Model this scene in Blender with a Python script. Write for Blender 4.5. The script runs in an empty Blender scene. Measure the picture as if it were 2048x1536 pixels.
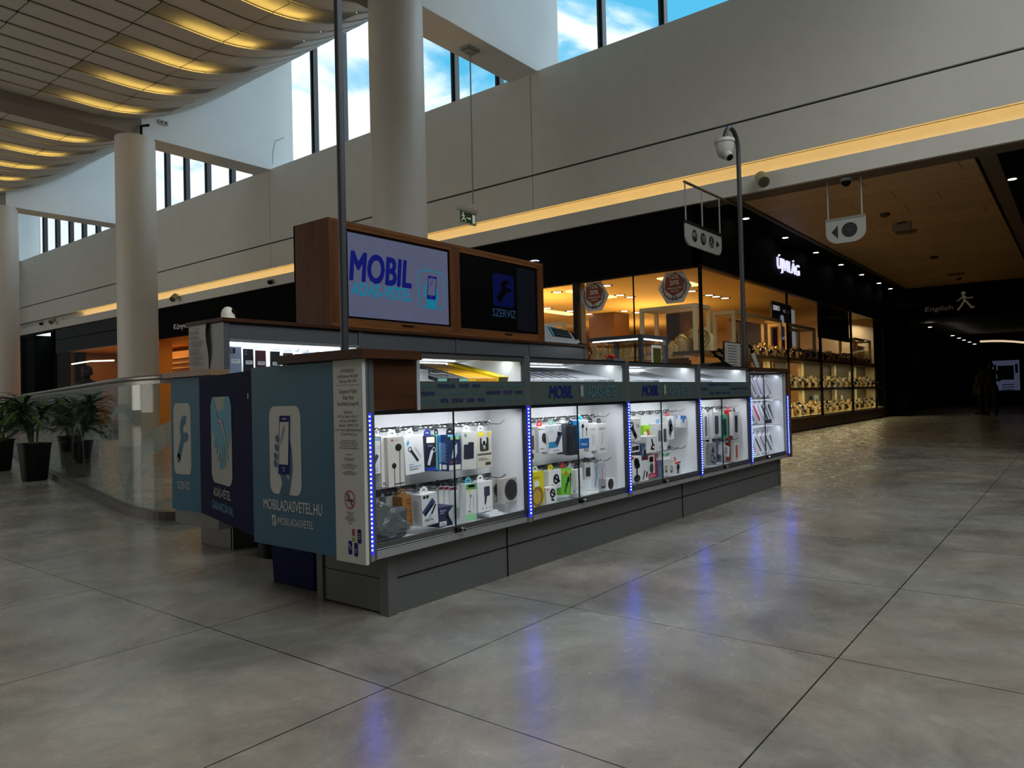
import bpy, bmesh, math, random
from mathutils import Vector, Matrix
R = random.Random(7)
V = Vector
S = bpy.context.scene
COL = S.collection
PI = math.pi
# ---------------- camera (pose solved from the vanishing points of floor joints, walls and columns)
YAW, PITCH, ROLL, FPX, EYE = 0.667238, 0.0178433, -0.02454, 1451.91, 1.017
fw = V((math.cos(YAW)*math.cos(PITCH), math.sin(YAW)*math.cos(PITCH), math.sin(PITCH)))
rt0 = V((math.sin(YAW), -math.cos(YAW), 0)); up0 = rt0.cross(fw)
rt = rt0*math.cos(ROLL) + up0*math.sin(ROLL); up = up0*math.cos(ROLL) - rt0*math.sin(ROLL)
cd = bpy.data.cameras.new('camera'); cam = bpy.data.objects.new('camera', cd); COL.objects.link(cam)
cam.matrix_world = Matrix(((rt.x, up.x, -fw.x, 0), (rt.y, up.y, -fw.y, 0), (rt.z, up.z, -fw.z, EYE), (0, 0, 0, 1)))
cd.sensor_width = 36; cd.lens = FPX/2048*36; cd.clip_start = .05; cd.clip_end = 300
S.camera = cam
S.view_settings.view_transform = 'Standard'; S.view_settings.look = 'None'
S.view_settings.exposure = 0.0; S.view_settings.gamma = 1; S.view_settings.use_curve_mapping = False
S.cycles.transparent_max_bounces = 24; S.cycles.max_bounces = 8; S.cycles.diffuse_bounces = 5
S.cycles.sample_clamp_indirect = 4.0; S.cycles.caustics_reflective = False; S.cycles.caustics_refractive = False
def ray(px, py): return fw*FPX + rt*(px-1024) - up*(py-768)
def on_y(px, py, y): d = ray(px, py); p = d*(y/d.y); return V((p.x, y, p.z+EYE))
def on_x(px, py, x): d = ray(px, py); p = d*(x/d.x); return V((x, p.y, p.z+EYE))
def on_z(px, py, z): d = ray(px, py); p = d*((z-EYE)/d.z); return V((p.x, p.y, z))
# ---------------- sky with broken cloud
W = bpy.data.worlds.new('sky'); S.world = W; W.use_nodes = True
nt = W.node_tree; nt.nodes.clear(); N = nt.nodes.new; L = nt.links.new
out = N('ShaderNodeOutputWorld'); bg = N('ShaderNodeBackground'); L(bg.outputs[0], out.inputs[0]); bg.inputs[1].default_value = 1.4
tc = N('ShaderNodeTexCoord'); mp = N('ShaderNodeMapping'); mp.inputs['Scale'].default_value = (2.2, 2.2, 5.0); mp.inputs['Rotation'].default_value = (.25, .35, .4)
mp.inputs['Location'].default_value = (0.3, 1.15, .2)
nz = N('ShaderNodeTexNoise'); nz.inputs['Scale'].default_value = 2.1; nz.inputs['Detail'].default_value = 9; nz.inputs['Roughness'].default_value = .52; nz.inputs['Distortion'].default_value = .5
cr = N('ShaderNodeValToRGB'); e = cr.color_ramp.elements
e[0].position = .41; e[0].color = (.08, .42, .66, 1); e[1].position = .55; e[1].color = (.86, .93, .97, 1)
m_ = cr.color_ramp.elements.new(.465); m_.color = (.22, .52, .72, 1)
L(tc.outputs['Generated'], mp.inputs[0]); L(mp.outputs[0], nz.inputs['Vector']); sx = N('ShaderNodeSeparateXYZ'); ad = N('ShaderNodeMath'); ad.operation = 'MULTIPLY_ADD'; ad.inputs[1].default_value = .355; L(tc.outputs['Generated'], sx.inputs[0]); ab = N('ShaderNodeMath'); ab.operation = 'ABSOLUTE'; L(sx.outputs['Y'], ab.inputs[0]); L(ab.outputs[0], ad.inputs[0])
a2 = N('ShaderNodeMath'); a2.operation = 'ADD'; a2.inputs[1].default_value = -.192; L(nz.outputs['Fac'], a2.inputs[0]); L(a2.outputs[0], ad.inputs[2]); L(ad.outputs[0], cr.inputs[0]); vm = N('ShaderNodeVectorMath'); vm.operation = 'DOT_PRODUCT'; vm.inputs[1].default_value = V((.62, -.55, .56)).normalized(); L(tc.outputs['Generated'], vm.inputs[0])
gr = N('ShaderNodeMapRange'); gr.interpolation_type = 'SMOOTHSTEP'; gr.inputs['From Min'].default_value = .80; gr.inputs['From Max'].default_value = 1.0; gr.inputs['To Max'].default_value = 2.0; L(vm.outputs['Value'], gr.inputs[0])  # bright lobe added to the unseen part of the sky to light the fins
mxg = N('ShaderNodeMix'); mxg.data_type = 'RGBA'; mxg.blend_type = 'ADD'; mxg.inputs[0].default_value = 1; cg = N('ShaderNodeCombineColor')
for i_, f_ in enumerate((.86, 1.0, 1.1)): q_ = N('ShaderNodeMath'); q_.operation = 'MULTIPLY'; q_.inputs[1].default_value = f_; L(gr.outputs[0], q_.inputs[0]); L(q_.outputs[0], cg.inputs[i_])
L(cr.outputs[0], mxg.inputs[6]); L(cg.outputs[0], mxg.inputs[7]); L(mxg.outputs[2], bg.inputs[0])

# ---------------- materials
def lin(h):
    h = h.lstrip('#'); c = [int(h[i:i+2], 16)/255 for i in (0, 2, 4)]
    return tuple(x/12.92 if x <= .04045 else ((x+.055)/1.055)**2.4 for x in c)
MC = {}
def mat(h, rough=.6, metal=0, emit=0, noise=0, nscale=8, spec=.5, stretch=None, h2=None, alpha=1, bump=0, coat=0):
    key = (h, rough, metal, emit, noise, nscale, spec, stretch, h2, alpha, bump, coat)
    if key in MC: return MC[key]
    m = bpy.data.materials.new('surface_'+h.lstrip('#')); m.use_nodes = True; MC[key] = m
    t = m.node_tree; b = t.nodes['Principled BSDF']; c = (*lin(h), 1)
    b.inputs['Base Color'].default_value = c; b.inputs['Roughness'].default_value = rough; b.inputs['Metallic'].default_value = metal
    b.inputs['Specular IOR Level'].default_value = spec; b.inputs['Coat Weight'].default_value = coat
    if alpha < 1: b.inputs['Alpha'].default_value = alpha
    if emit: b.inputs['Emission Color'].default_value = c; b.inputs['Emission Strength'].default_value = emit
    if noise or h2 or bump:
        tc = t.nodes.new('ShaderNodeTexCoord'); mp = t.nodes.new('ShaderNodeMapping'); n = t.nodes.new('ShaderNodeTexNoise')
        mp.inputs['Scale'].default_value = stretch or (1, 1, 1)
        n.inputs['Scale'].default_value = nscale; n.inputs['Detail'].default_value = 6; n.inputs['Roughness'].default_value = .62
        t.links.new(tc.outputs['Object'], mp.inputs[0]); t.links.new(mp.outputs[0], n.inputs['Vector'])
        if noise or h2:
            r = t.nodes.new('ShaderNodeValToRGB'); r.color_ramp.elements[0].position = .3; r.color_ramp.elements[1].position = .7
            if h2: c2 = (*lin(h2), 1)
            else: c2 = tuple(min(1, x*(1+noise)) for x in c[:3])+(1,); c = tuple(x*(1-noise) for x in c[:3])+(1,)
            r.color_ramp.elements[0].color = c; r.color_ramp.elements[1].color = c2
            t.links.new(n.outputs['Fac'], r.inputs[0]); t.links.new(r.outputs[0], b.inputs['Base Color'])
        if bump:
            bp = t.nodes.new('ShaderNodeBump'); bp.inputs['Strength'].default_value = bump; bp.inputs['Distance'].default_value = .01
            t.links.new(n.outputs['Fac'], bp.inputs['Height']); t.links.new(bp.outputs[0], b.inputs['Normal'])
    return m
def glass(name, tint=(1, 1, 1), refl=.9, rough=0.0, haze=0, base=.018):
    m = bpy.data.materials.new(name); m.use_nodes = True; t = m.node_tree; t.nodes.clear(); N = t.nodes.new
    o = N('ShaderNodeOutputMaterial'); mx = N('ShaderNodeMixShader'); tr = N('ShaderNodeBsdfTransparent'); gl = N('ShaderNodeBsdfGlossy')
    tr.inputs[0].default_value = (*tint, 1); gl.inputs['Roughness'].default_value = rough; gl.inputs[0].default_value = (refl, refl, refl, 1)
    lw = N('ShaderNodeLayerWeight'); pw = N('ShaderNodeMath'); pw.operation = 'POWER'; pw.inputs[1].default_value = 5; lw.inputs[0].default_value = .5
    ma = N('ShaderNodeMath'); ma.operation = 'MULTIPLY_ADD'; ma.inputs[1].default_value = .9; ma.inputs[2].default_value = base; ma.use_clamp = True
    t.links.new(lw.outputs['Facing'], pw.inputs[0]); t.links.new(pw.outputs[0], ma.inputs[0]); t.links.new(ma.outputs[0], mx.inputs[0]); t.links.new(tr.outputs[0], mx.inputs[1]); t.links.new(gl.outputs[0], mx.inputs[2])
    if haze:
        df = N('ShaderNodeBsdfDiffuse'); df.inputs[0].default_value = (.5, .56, .55, 1); m2 = N('ShaderNodeMixShader'); m2.inputs[0].default_value = haze
        t.links.new(mx.outputs[0], m2.inputs[1]); t.links.new(df.outputs[0], m2.inputs[2]); t.links.new(m2.outputs[0], o.inputs[0])
    else: t.links.new(mx.outputs[0], o.inputs[0])
    return m
GLASS = glass('clear_glass', refl=.5); GLASS_G = glass('railing_glass', (.93, .97, .95)); FROST = glass('frosted_glass', (.35, .42, .41), haze=.35, rough=.2)
WINGLASS = glass('window_glass', (.97, .99, 1), .3)
SHOPGLASS = glass('shop_glass', refl=.3, base=.008); HAZEGLASS = glass('vitrine_glass', (.985, .99, .995), .6, base=.01)
PLASTIC = glass('clear_plastic', (.9, .92, .94), rough=.12, haze=.012)
BAG = glass('plastic_bag', (.36, .39, .42), rough=.12, haze=.14, base=.10)

# ---------------- mesh helpers
class MB:
    def __init__(s): s.v = []; s.f = []; s.fm = []; s.mats = []; s.M = None
    def mi(s, m):
        if m not in s.mats: s.mats.append(m)
        return s.mats.index(m)
    def add(s, vs, fs, m):
        b = len(s.v); M = s.M
        s.v += [tuple(M @ V(p)) if M else tuple(p) for p in vs]; k = s.mi(m)
        for f in fs: s.f.append(tuple(b+i for i in f)); s.fm.append(k)
        return s
    def box(s, x0, y0, z0, x1, y1, z1, m):
        if x0 > x1: x0, x1 = x1, x0
        if y0 > y1: y0, y1 = y1, y0
        if z0 > z1: z0, z1 = z1, z0
        return s.add([(x0,y0,z0),(x1,y0,z0),(x1,y1,z0),(x0,y1,z0),(x0,y0,z1),(x1,y0,z1),(x1,y1,z1),(x0,y1,z1)],
                     [(0,3,2,1),(4,5,6,7),(0,1,5,4),(1,2,6,5),(2,3,7,6),(3,0,4,7)], m)
    def cyl(s, p0, p1, r0, m, r1=None, n=16, cap=True):
        r1 = r0 if r1 is None else r1; p0 = V(p0); p1 = V(p1); d = (p1-p0).normalized()
        a = d.orthogonal().normalized(); b = d.cross(a); vs = []
        for p, r in ((p0, r0), (p1, r1)):
            vs += [p + (a*math.cos(2*PI*i/n) + b*math.sin(2*PI*i/n))*r for i in range(n)]
        fs = [(i, (i+1) % n, n+(i+1) % n, n+i) for i in range(n)]
        if cap: fs += [tuple(range(n-1, -1, -1)), tuple(range(n, 2*n))]
        return s.add(vs, fs, m)
    def tube(s, pts, r, m, n=8):
        pts = [V(p) for p in pts]; vs = []; fs = []; a = None
        for i, p in enumerate(pts):
            d = (pts[min(i+1, len(pts)-1)] - pts[max(i-1, 0)]).normalized()
            if a is None: a = d.orthogonal().normalized()
            a = (a - d*a.dot(d)).normalized(); b = d.cross(a); rr = r[i] if isinstance(r, (list, tuple)) else r
            vs += [p + (a*math.cos(2*PI*k/n) + b*math.sin(2*PI*k/n))*rr for k in range(n)]
        for i in range(len(pts)-1):
            fs += [(i*n+k, i*n+(k+1) % n, (i+1)*n+(k+1) % n, (i+1)*n+k) for k in range(n)]
        fs += [tuple(range(n-1, -1, -1)), tuple((len(pts)-1)*n+k for k in range(n))]
        return s.add(vs, fs, m)
    def lathe(s, prof, m, c=(0, 0, 0), n=24, ax='z'):
        vs = []; fs = []; c = V(c)
        for r, h in prof:
            for k in range(n):
                a = 2*PI*k/n; q = (r*math.cos(a), r*math.sin(a), h)
                if ax == 'y': q = (q[0], -q[2], q[1])
                vs.append(c+V(q))
        for i in range(len(prof)-1):
            fs += [(i*n+k, i*n+(k+1) % n, (i+1)*n+(k+1) % n, (i+1)*n+k) for k in range(n)]
        fs += [tuple(range(n-1, -1, -1)), tuple((len(prof)-1)*n+k for k in range(n))]
        return s.add(vs, fs, m)
    def prism(s, pts, o, U, Vv, d, m):
        """outline in the U,V plane pushed back by thickness d (against the normal)"""
        o = V(o); U = V(U); Vv = V(Vv); n = U.cross(Vv).normalized(); k = len(pts)
        vs = [o+U*a+Vv*b for a, b in pts] + [o+U*a+Vv*b-n*d for a, b in pts]
        fs = [tuple(range(k)), tuple(range(2*k-1, k-1, -1))] + [(i, k+i, k+(i+1) % k, (i+1) % k) for i in range(k)]
        return s.add(vs, fs, m)
    def loft(s, rings, m, cap=True):
        n = len(rings[0]); vs = [p for r in rings for p in r]; fs = []
        for i in range(len(rings)-1):
            fs += [(i*n+k, i*n+(k+1) % n, (i+1)*n+(k+1) % n, (i+1)*n+k) for k in range(n)]
        if cap: fs += [tuple(range(n-1, -1, -1)), tuple((len(rings)-1)*n+k for k in range(n))]
        return s.add(vs, fs, m)
    def grid(s, fn, nu, nv, m):
        vs = [fn(i/nu, j/nv) for j in range(nv+1) for i in range(nu+1)]; w = nu+1
        return s.add(vs, [(j*w+i, j*w+i+1, (j+1)*w+i+1, (j+1)*w+i) for j in range(nv) for i in range(nu)], m)
    def build(s, name, parent=None, smooth=False, bevel=0, local=False, kind=None, label=None, cat=None, group=None, solid=0, fix=True):
        me = bpy.data.meshes.new(name); me.from_pydata(s.v, [], s.f)
        for m in s.mats: me.materials.append(m)
        me.polygons.foreach_set('material_index', s.fm)
        me.update()
        if fix and len(s.f) < 60000:
            bm = bmesh.new(); bm.from_mesh(me); bmesh.ops.recalc_face_normals(bm, faces=bm.faces); bm.to_mesh(me); bm.free()
        if smooth:
            me.polygons.foreach_set('use_smooth', [True]*len(me.polygons)); me.set_sharp_from_angle(angle=math.radians(38))
        o = bpy.data.objects.new(name, me); COL.objects.link(o)
        if parent:
            o.parent = parent
            if not local: o.matrix_parent_inverse = pinv(parent)
        if solid: md = o.modifiers.new('solid', 'SOLIDIFY'); md.thickness = solid
        if bevel: md = o.modifiers.new('bevel', 'BEVEL'); md.width = bevel; md.segments = 2; md.limit_method = 'ANGLE'
        return tag(o, label, cat, group, kind)
def wmat(o):
    return Matrix.Translation(o.location) @ o.rotation_euler.to_matrix().to_4x4()
def pinv(p):
    if p.parent: return Matrix.Identity(4) if p.type == 'EMPTY' else Matrix.Identity(4)
    return wmat(p).inverted()
def tag(o, label=None, cat=None, group=None, kind=None):
    if label: o['label'] = label
    if cat: o['category'] = cat
    if group: o['group'] = group
    if kind: o['kind'] = kind
    return o
def thing(name, label, cat, loc=(0, 0, 0), rz=0, group=None, kind=None):
    o = bpy.data.objects.new(name, None); COL.objects.link(o); o.location = loc; o.rotation_euler = (0, 0, rz)
    o.empty_display_size = .1
    return tag(o, label, cat, group, kind)
def kids(o): return [c for c in COL.objects if c.parent == o]
def dup(root, loc=None, rz=None, label=None, group=None, ch=None):
    r = root.copy(); COL.objects.link(r)
    if loc is not None: r.location = loc
    if rz is not None: r.rotation_euler = (0, 0, rz)
    if label: r['label'] = label
    if group: r['group'] = group
    for c in (ch if ch is not None else kids(root)):
        d = c.copy(); COL.objects.link(d); d.parent = r
    return r
class Fr:
    """a drawing frame on a surface: U to the right, V up, layers step outwards"""
    def __init__(s, o, U, Vv, step=.0012): s.o = V(o); s.U = V(U); s.V = V(Vv); s.n = s.U.cross(s.V).normalized(); s.step = step
    def p(s, u, v, l=1): return s.o + s.U*u + s.V*v + s.n*(l*s.step)
    def poly(s, mb, pts, m, l=1): mb.add([s.p(u, v, l) for u, v in pts], [tuple(range(len(pts)))], m)
    def rect(s, mb, u0, v0, u1, v1, m, l=1): s.poly(mb, [(u0, v0), (u1, v0), (u1, v1), (u0, v1)], m, l)
    def rrect(s, mb, u0, v0, u1, v1, r, m, l=1, ru=None, n=6):
        ru = r if ru is None else ru; pts = []
        for cx, cy, a0 in ((u1-ru, v0+r, -90), (u1-ru, v1-r, 0), (u0+ru, v1-r, 90), (u0+ru, v0+r, 180)):
            for k in range(n+1): a = math.radians(a0+90*k/n); pts.append((cx+ru*math.cos(a), cy+r*math.sin(a)))
        s.poly(mb, pts, m, l)
    def ell(s, mb, u, v, ru, rv, m, l=1, n=24, a=0):
        ca, sa = math.cos(a), math.sin(a)
        s.poly(mb, [(u+ru*math.cos(2*PI*k/n)*ca-rv*math.sin(2*PI*k/n)*sa, v+ru*math.cos(2*PI*k/n)*sa+rv*math.sin(2*PI*k/n)*ca) for k in range(n)], m, l)
    def line(s, mb, pts, w, m, l=1, closed=False):
        q = [V((a, b, 0)) for a, b in pts]
        if closed: q.append(q[0])
        for a, b in zip(q, q[1:]):
            d = (b-a); 
            if d.length < 1e-9: continue
            d.normalize(); nn = V((-d.y, d.x, 0))*w/2; e = d*w*.3
            s.poly(mb, [tuple((a-e-nn)[:2]), tuple((b+e-nn)[:2]), tuple((b+e+nn)[:2]), tuple((a-e+nn)[:2])], m, l)
    def ring(s, mb, u, v, r, w, m, l=1, a0=0, a1=360, n=24, asp=1):
        for k in range(n):
            t0 = math.radians(a0+(a1-a0)*k/n); t1 = math.radians(a0+(a1-a0)*(k+1)/n)
            s.poly(mb, [(u+(r-w)*math.cos(t0)*asp, v+(r-w)*math.sin(t0)), (u+r*math.cos(t0)*asp, v+r*math.sin(t0)), (u+r*math.cos(t1)*asp, v+r*math.sin(t1)), (u+(r-w)*math.cos(t1)*asp, v+(r-w)*math.sin(t1))], m, l)
    def text(s, mb, txt, u, v, h, m, l=1, w=None, bold=0, shear=0, align='l', depth=0):
        vs, fs, x0, x1, y0, y1 = tmesh(txt, min(bold, 0), shear, depth/h if depth else 0); heavy = bold*.9 if bold > .008 else 0
        k = h/.70; kx = k if w is None else w/(x1-x0)
        off = {'l': 0, 'c': -.5, 'r': -1}[align]*(x1-x0)
        for i_, (sh, sv) in enumerate(((0, 0),) if heavy == 0 else ((0, 0), (-heavy, 0), (heavy, 0), (-.7*heavy, .6*heavy), (.7*heavy, .6*heavy), (-.7*heavy, -.6*heavy), (.7*heavy, -.6*heavy))):
            mb.add([s.p(u+(x-x0+off+sh)*kx, v+(y+sv)*k, l+.1*i_) + s.n*(z*k) for x, y, z in vs], fs, m)
        return (x1-x0)*kx
TC = {}
def tmesh(txt, bold, shear, depth):
    key = (txt, bold, shear, depth)
    if key not in TC:
        c = bpy.data.curves.new('t', 'FONT'); c.body = txt; c.offset = bold; c.shear = shear; c.resolution_u = 3; c.extrude = depth
        o = bpy.data.objects.new('t', c); COL.objects.link(o)
        dg = bpy.context.evaluated_depsgraph_get(); me = bpy.data.meshes.new_from_object(o.evaluated_get(dg))
        vs = [tuple(v.co) for v in me.vertices]; fs = [tuple(p.vertices) for p in me.polygons]
        bpy.data.objects.remove(o); bpy.data.curves.remove(c); bpy.data.meshes.remove(me)
        xs = [v[0] for v in vs]; ys = [v[1] for v in vs]; TC[key] = (vs, fs, min(xs), max(xs), min(ys), max(ys))
    return TC[key]
def translucent(h):
    m = bpy.data.materials.new('backlit_board'); m.use_nodes = True; t = m.node_tree; t.nodes.clear(); N = t.nodes.new
    o = N('ShaderNodeOutputMaterial'); mx = N('ShaderNodeMixShader'); a = N('ShaderNodeBsdfTranslucent'); b = N('ShaderNodeBsdfDiffuse'); mx.inputs[0].default_value = .5
    for q in (a, b): q.inputs[0].default_value = (*lin(h), 1)
    t.links.new(a.outputs[0], mx.inputs[1]); t.links.new(b.outputs[0], mx.inputs[2]); t.links.new(mx.outputs[0], o.inputs[0]); return m
def area(name, loc, sx, sy, power, col, aim, spread=None):
    d = bpy.data.lights.new(name, 'AREA'); d.shape = 'RECTANGLE'; d.size = sx; d.size_y = sy; d.energy = power; d.color = col
    if spread: d.spread = math.radians(spread)
    o = bpy.data.objects.new(name, d); COL.objects.link(o); o.location = loc
    z = -V(aim).normalized(); x = V((1, 0, 0)) if abs(z.x) < .9 else V((0, 1, 0)); y = z.cross(x).normalized(); x = y.cross(z)
    o.rotation_euler = Matrix((x, y, z)).transposed().to_euler(); return o
# ================= floor
def floor_mat():
    m = bpy.data.materials.new('stone_tile'); m.use_nodes = True; t = m.node_tree; b = t.nodes['Principled BSDF']; N = t.nodes.new; L = t.links.new
    tc = N('ShaderNodeTexCoord'); mp = N('ShaderNodeMapping'); mp.inputs['Location'].default_value = (-(1.741-1.173*20), -(.763-1.204*20), 0)
    L(tc.outputs['Object'], mp.inputs[0])
    br = N('ShaderNodeTexBrick'); br.offset = 0; br.inputs['Scale'].default_value = 1; br.inputs['Brick Width'].default_value = 1.173; br.inputs['Row Height'].default_value = 1.204
    br.inputs['Mortar Size'].default_value = .0027; br.inputs['Mortar Smooth'].default_value = 0; br.inputs['Bias'].default_value = 0
    br.inputs['Color1'].default_value = (.94, .94, .94, 1); br.inputs['Color2'].default_value = (1.05, 1.04, 1.02, 1); br.inputs['Mortar'].default_value = (0, 0, 0, 1)
    L(mp.outputs[0], br.inputs['Vector'])
    def noise(sc, det, st=(1, 1, 1), dist=0, rough=.6):
        q = N('ShaderNodeMapping'); q.inputs['Scale'].default_value = st; n = N('ShaderNodeTexNoise'); n.inputs['Scale'].default_value = sc; n.inputs['Detail'].default_value = det
        n.inputs['Distortion'].default_value = dist; n.inputs['Roughness'].default_value = rough; L(tc.outputs['Object'], q.inputs[0]); L(q.outputs[0], n.inputs['Vector']); return n
    n1 = noise(1.3, 8, (1, 1, 1), .6, .66); n2 = noise(5, 10, (1, 1, 1), .8, .72); n3 = noise(.8, 3); n4 = noise(45, 4, rough=.8)
    r1 = N('ShaderNodeValToRGB'); E_ = r1.color_ramp.elements; E_[0].position = .36; E_[0].color = (.158, .149, .135, 1); E_[1].position = .66; E_[1].color = (.325, .312, .285, 1)
    L(n1.outputs['Fac'], r1.inputs[0])
    r2 = N('ShaderNodeValToRGB'); E_ = r2.color_ramp.elements; E_[0].position = .35; E_[0].color = (.88, .88, .88, 1); E_[1].position = .68; E_[1].color = (1.1, 1.1, 1.09, 1); L(n2.outputs['Fac'], r2.inputs[0])
    r3 = N('ShaderNodeValToRGB'); E_ = r3.color_ramp.elements; E_[0].position = .38; E_[0].color = (1.0, .90, .82, 1); E_[1].position = .6; E_[1].color = (.96, 1.0, .96, 1); L(n3.outputs['Fac'], r3.inputs[0])
    def mul(a, c):
        k = N('ShaderNodeMix'); k.data_type = 'RGBA'; k.blend_type = 'MULTIPLY'; k.inputs[0].default_value = 1; L(a, k.inputs[6]); L(c, k.inputs[7]); return k.outputs[2]
    c = mul(mul(r1.outputs[0], r2.outputs[0]), r3.outputs[0]); r4 = N('ShaderNodeValToRGB'); E_ = r4.color_ramp.elements; E_[0].color = (.94, .94, .94, 1); E_[1].color = (1.05, 1.05, 1.05, 1); E_[0].position = .3; E_[1].position = .7
    L(n4.outputs['Fac'], r4.inputs[0]); c = mul(mul(c, r4.outputs[0]), br.outputs['Color'])
    L(c, b.inputs['Base Color'])
    rr = N('ShaderNodeMapRange'); rr.inputs['To Min'].default_value = .21; rr.inputs['To Max'].default_value = .32; L(n2.outputs['Fac'], rr.inputs[0]); L(rr.outputs[0], b.inputs['Roughness'])
    b.inputs['Specular IOR Level'].default_value = .55
    return m
mb = MB(); mb.box(-8, -22, -.2, 52, 62, 0, floor_mat()); mb.build('floor', kind='structure')

WHITE = mat('#cecdc5', .75, noise=.03, nscale=3); WHITE2 = mat('#e4e6e6', .8, noise=.02, nscale=2, bump=.04)
BLACK = mat('#08090a', .8, noise=.1, spec=.06); BLACK2 = mat('#101214', .7, spec=.1); DARK = mat('#1b1b1c', .6, spec=.2); GROOVE = mat('#101010', .9)
BROWNTRIM = mat('#6d6258', .7, noise=.04)
XW, YE = 12.6, 61
# ================= atrium side wall: panels with open joints over a dark core
mb = MB()
mb.box(12.66, -22, 5.06, 13.0, YE, 8.0, GROOVE)
joints = [-22, -.6, 9.22, 19.0, 29.3, 39.5, YE]
for a, b in zip(joints, joints[1:]):
    mb.box(12.6, a+.008, 5.81, 12.66, b-.008, 8.0, WHITE)
    mb.box(12.6, a+.008, 5.06, 12.66, b-.008, 5.77, WHITE)
mb.box(12.6, -22, 8.0, 13.2, YE, 8.012, WHITE)
mb.build('wall_right', kind='structure')
mb = MB()   # lower fascia beam with the lighting cove behind its lip
mb.box(12.6, -22, 4.5, 12.68, YE, 4.80, WHITE); mb.box(12.68, -11, 4.5, 13.12, YE, 4.62, BROWNTRIM)
mb.add([(12.68, -11, 4.62), (12.68, YE, 4.62), (13.05, YE, 4.7), (13.05, -11, 4.7)], [(0, 1, 2, 3)], WHITE)
def cv(u, w): a = u*PI/2; return (12.66+.22*math.cos(a)**.8 if u < 1 else 12.66, -11+w*(YE+11), 4.84+.24*math.sin(a))
mb.add([(12.9, -11, 4.62), (12.9, YE, 4.62), (12.9, YE, 4.9), (12.9, -11, 4.9)], [(0, 1, 2, 3)], WHITE)
mb.grid(cv, 8, 1, WHITE); mb.box(12.6, -11, 5.04, 12.67, YE, 5.06, WHITE)
mb.build('trim_1', kind='structure', fix=False)
mb = MB(); mb.box(12.84, -11, 4.70, 12.895, 33.4, 4.80, mat('#ffc860', .5, emit=1.55)); 
mb.build('cove_light', label='warm yellow light line running in the cove of the atrium wall', cat='cove light')
area('cove_led', (12.75, 11, 4.79), 44, .06, 62, (1, .62, .2), (.35, 0, 1)).rotation_euler = (PI, 0, PI/2)
# black threshold line above the sill, and windows
mb = MB(); wf = mat('#3a4148', .4, .4); wfd = mat('#1d2023', .5)
win = [[-3.6, -2.1, -.7, .7, 2.1, 3.5, 4.95, 6.41, 7.83], [10.65, 12.06, 13.5, 14.99, 16.35, 17.7], [20.8, 22.2, 23.75, 25.2, 26.6, 28.0], [31, 32.6, 34, 35.4, 36.9, 38.4]]
ends = [(-11, 9.0), (9.8, 18.9), (19.72, 28.8), (29.62, 39.2)]
for k, (ms, (a, b)) in enumerate(zip(win, ends)):
    mb = MB()
    mb.box(13.28, a, 8.0, 13.36, b, 8.07, wfd)
    for y in ms:
        mb.box(13.26, y-.055, 8.0, 13.42, y+.005, 12.5, wfd); mb.box(13.22, y+.005, 8.0, 13.40, y+.05, 12.5, wf); mb.box(13.30, y+.075, 8.0, 13.33, y+.09, 12.5, wf)
    fr = mb.build('window_%d' % (k+1), kind='structure')
    MB().box(13.34, a, 8.0, 13.35, b, 12.5, WINGLASS).build('glass_pane', fr)
mb = MB(); mb.box(12.6, -22, 12.5, 13.6, YE, 12.7, WHITE2); mb.box(-8, 0, 12.5, 12.6, YE, 12.7, WHITE2); mb.box(-8, -22, 12.5, 12.6, 0, 12.7, WHITE2)
mb.build('ceiling', kind='structure')
# cross beams and their fins out to the windows
for y0 in (9.0, 18.9, 28.8, 39.2):
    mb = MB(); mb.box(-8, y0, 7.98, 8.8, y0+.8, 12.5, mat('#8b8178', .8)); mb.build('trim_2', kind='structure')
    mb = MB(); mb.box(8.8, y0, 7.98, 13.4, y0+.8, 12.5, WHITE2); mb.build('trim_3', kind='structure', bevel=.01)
# hairline crack on the middle fin
mb = MB(); F = Fr((0, 18.9, 0), (1, 0, 0), (0, 0, 1), .002)
ck = [on_y(*p, 18.9) for p in ((545, 328), (546, 302), (549, 287), (551, 281), (558, 280), (563, 277), (568, 275))]
F.line(mb, [(p.x, p.z) for p in ck], .018, mat('#777b7c', .9)); mb.build('wall_crack', label='thin jagged crack in the white fin beside the windows', cat='crack')
# columns
for i, y in enumerate((9.35, 19.25, 29.2, 39.6)):
    mb = MB(); mb.lathe([(.5, 0), (.5, .16), (.482, .161), (.478, 7.98)], mat('#c6c1b8', .5, noise=.03), (8.8, y, 0), 48)
    c = mb.build('round_column', smooth=True, label=['tall round white column behind the wooden screen box', 'round white column left of the wooden screen box', 'round white column at the left edge of the photo', 'distant round column beyond the left edge'][i], cat='column', group='round atrium columns')
    MB().lathe([(.492, 0), (.492, .15)], mat('#3a3835', .5), (8.8, y, 0), 48).build('skirting', c, smooth=True)
# end walls, left wall
mb = MB(); mb.box(-8, YE, 0, 13.4, YE+.3, 12.5, WHITE); mb.build('wall_far', kind='structure')
mb = MB(); mb.box(-8.3, -22, 0, -8, YE, 12.7, mat('#8a857c', .8)); mb.build('wall_left', kind='structure')
mb = MB(); mb.box(-8, -22.3, 0, 13, -22, 12.5, mat('#8a857c', .8)); mb.build('wall_back', kind='structure')

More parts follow.
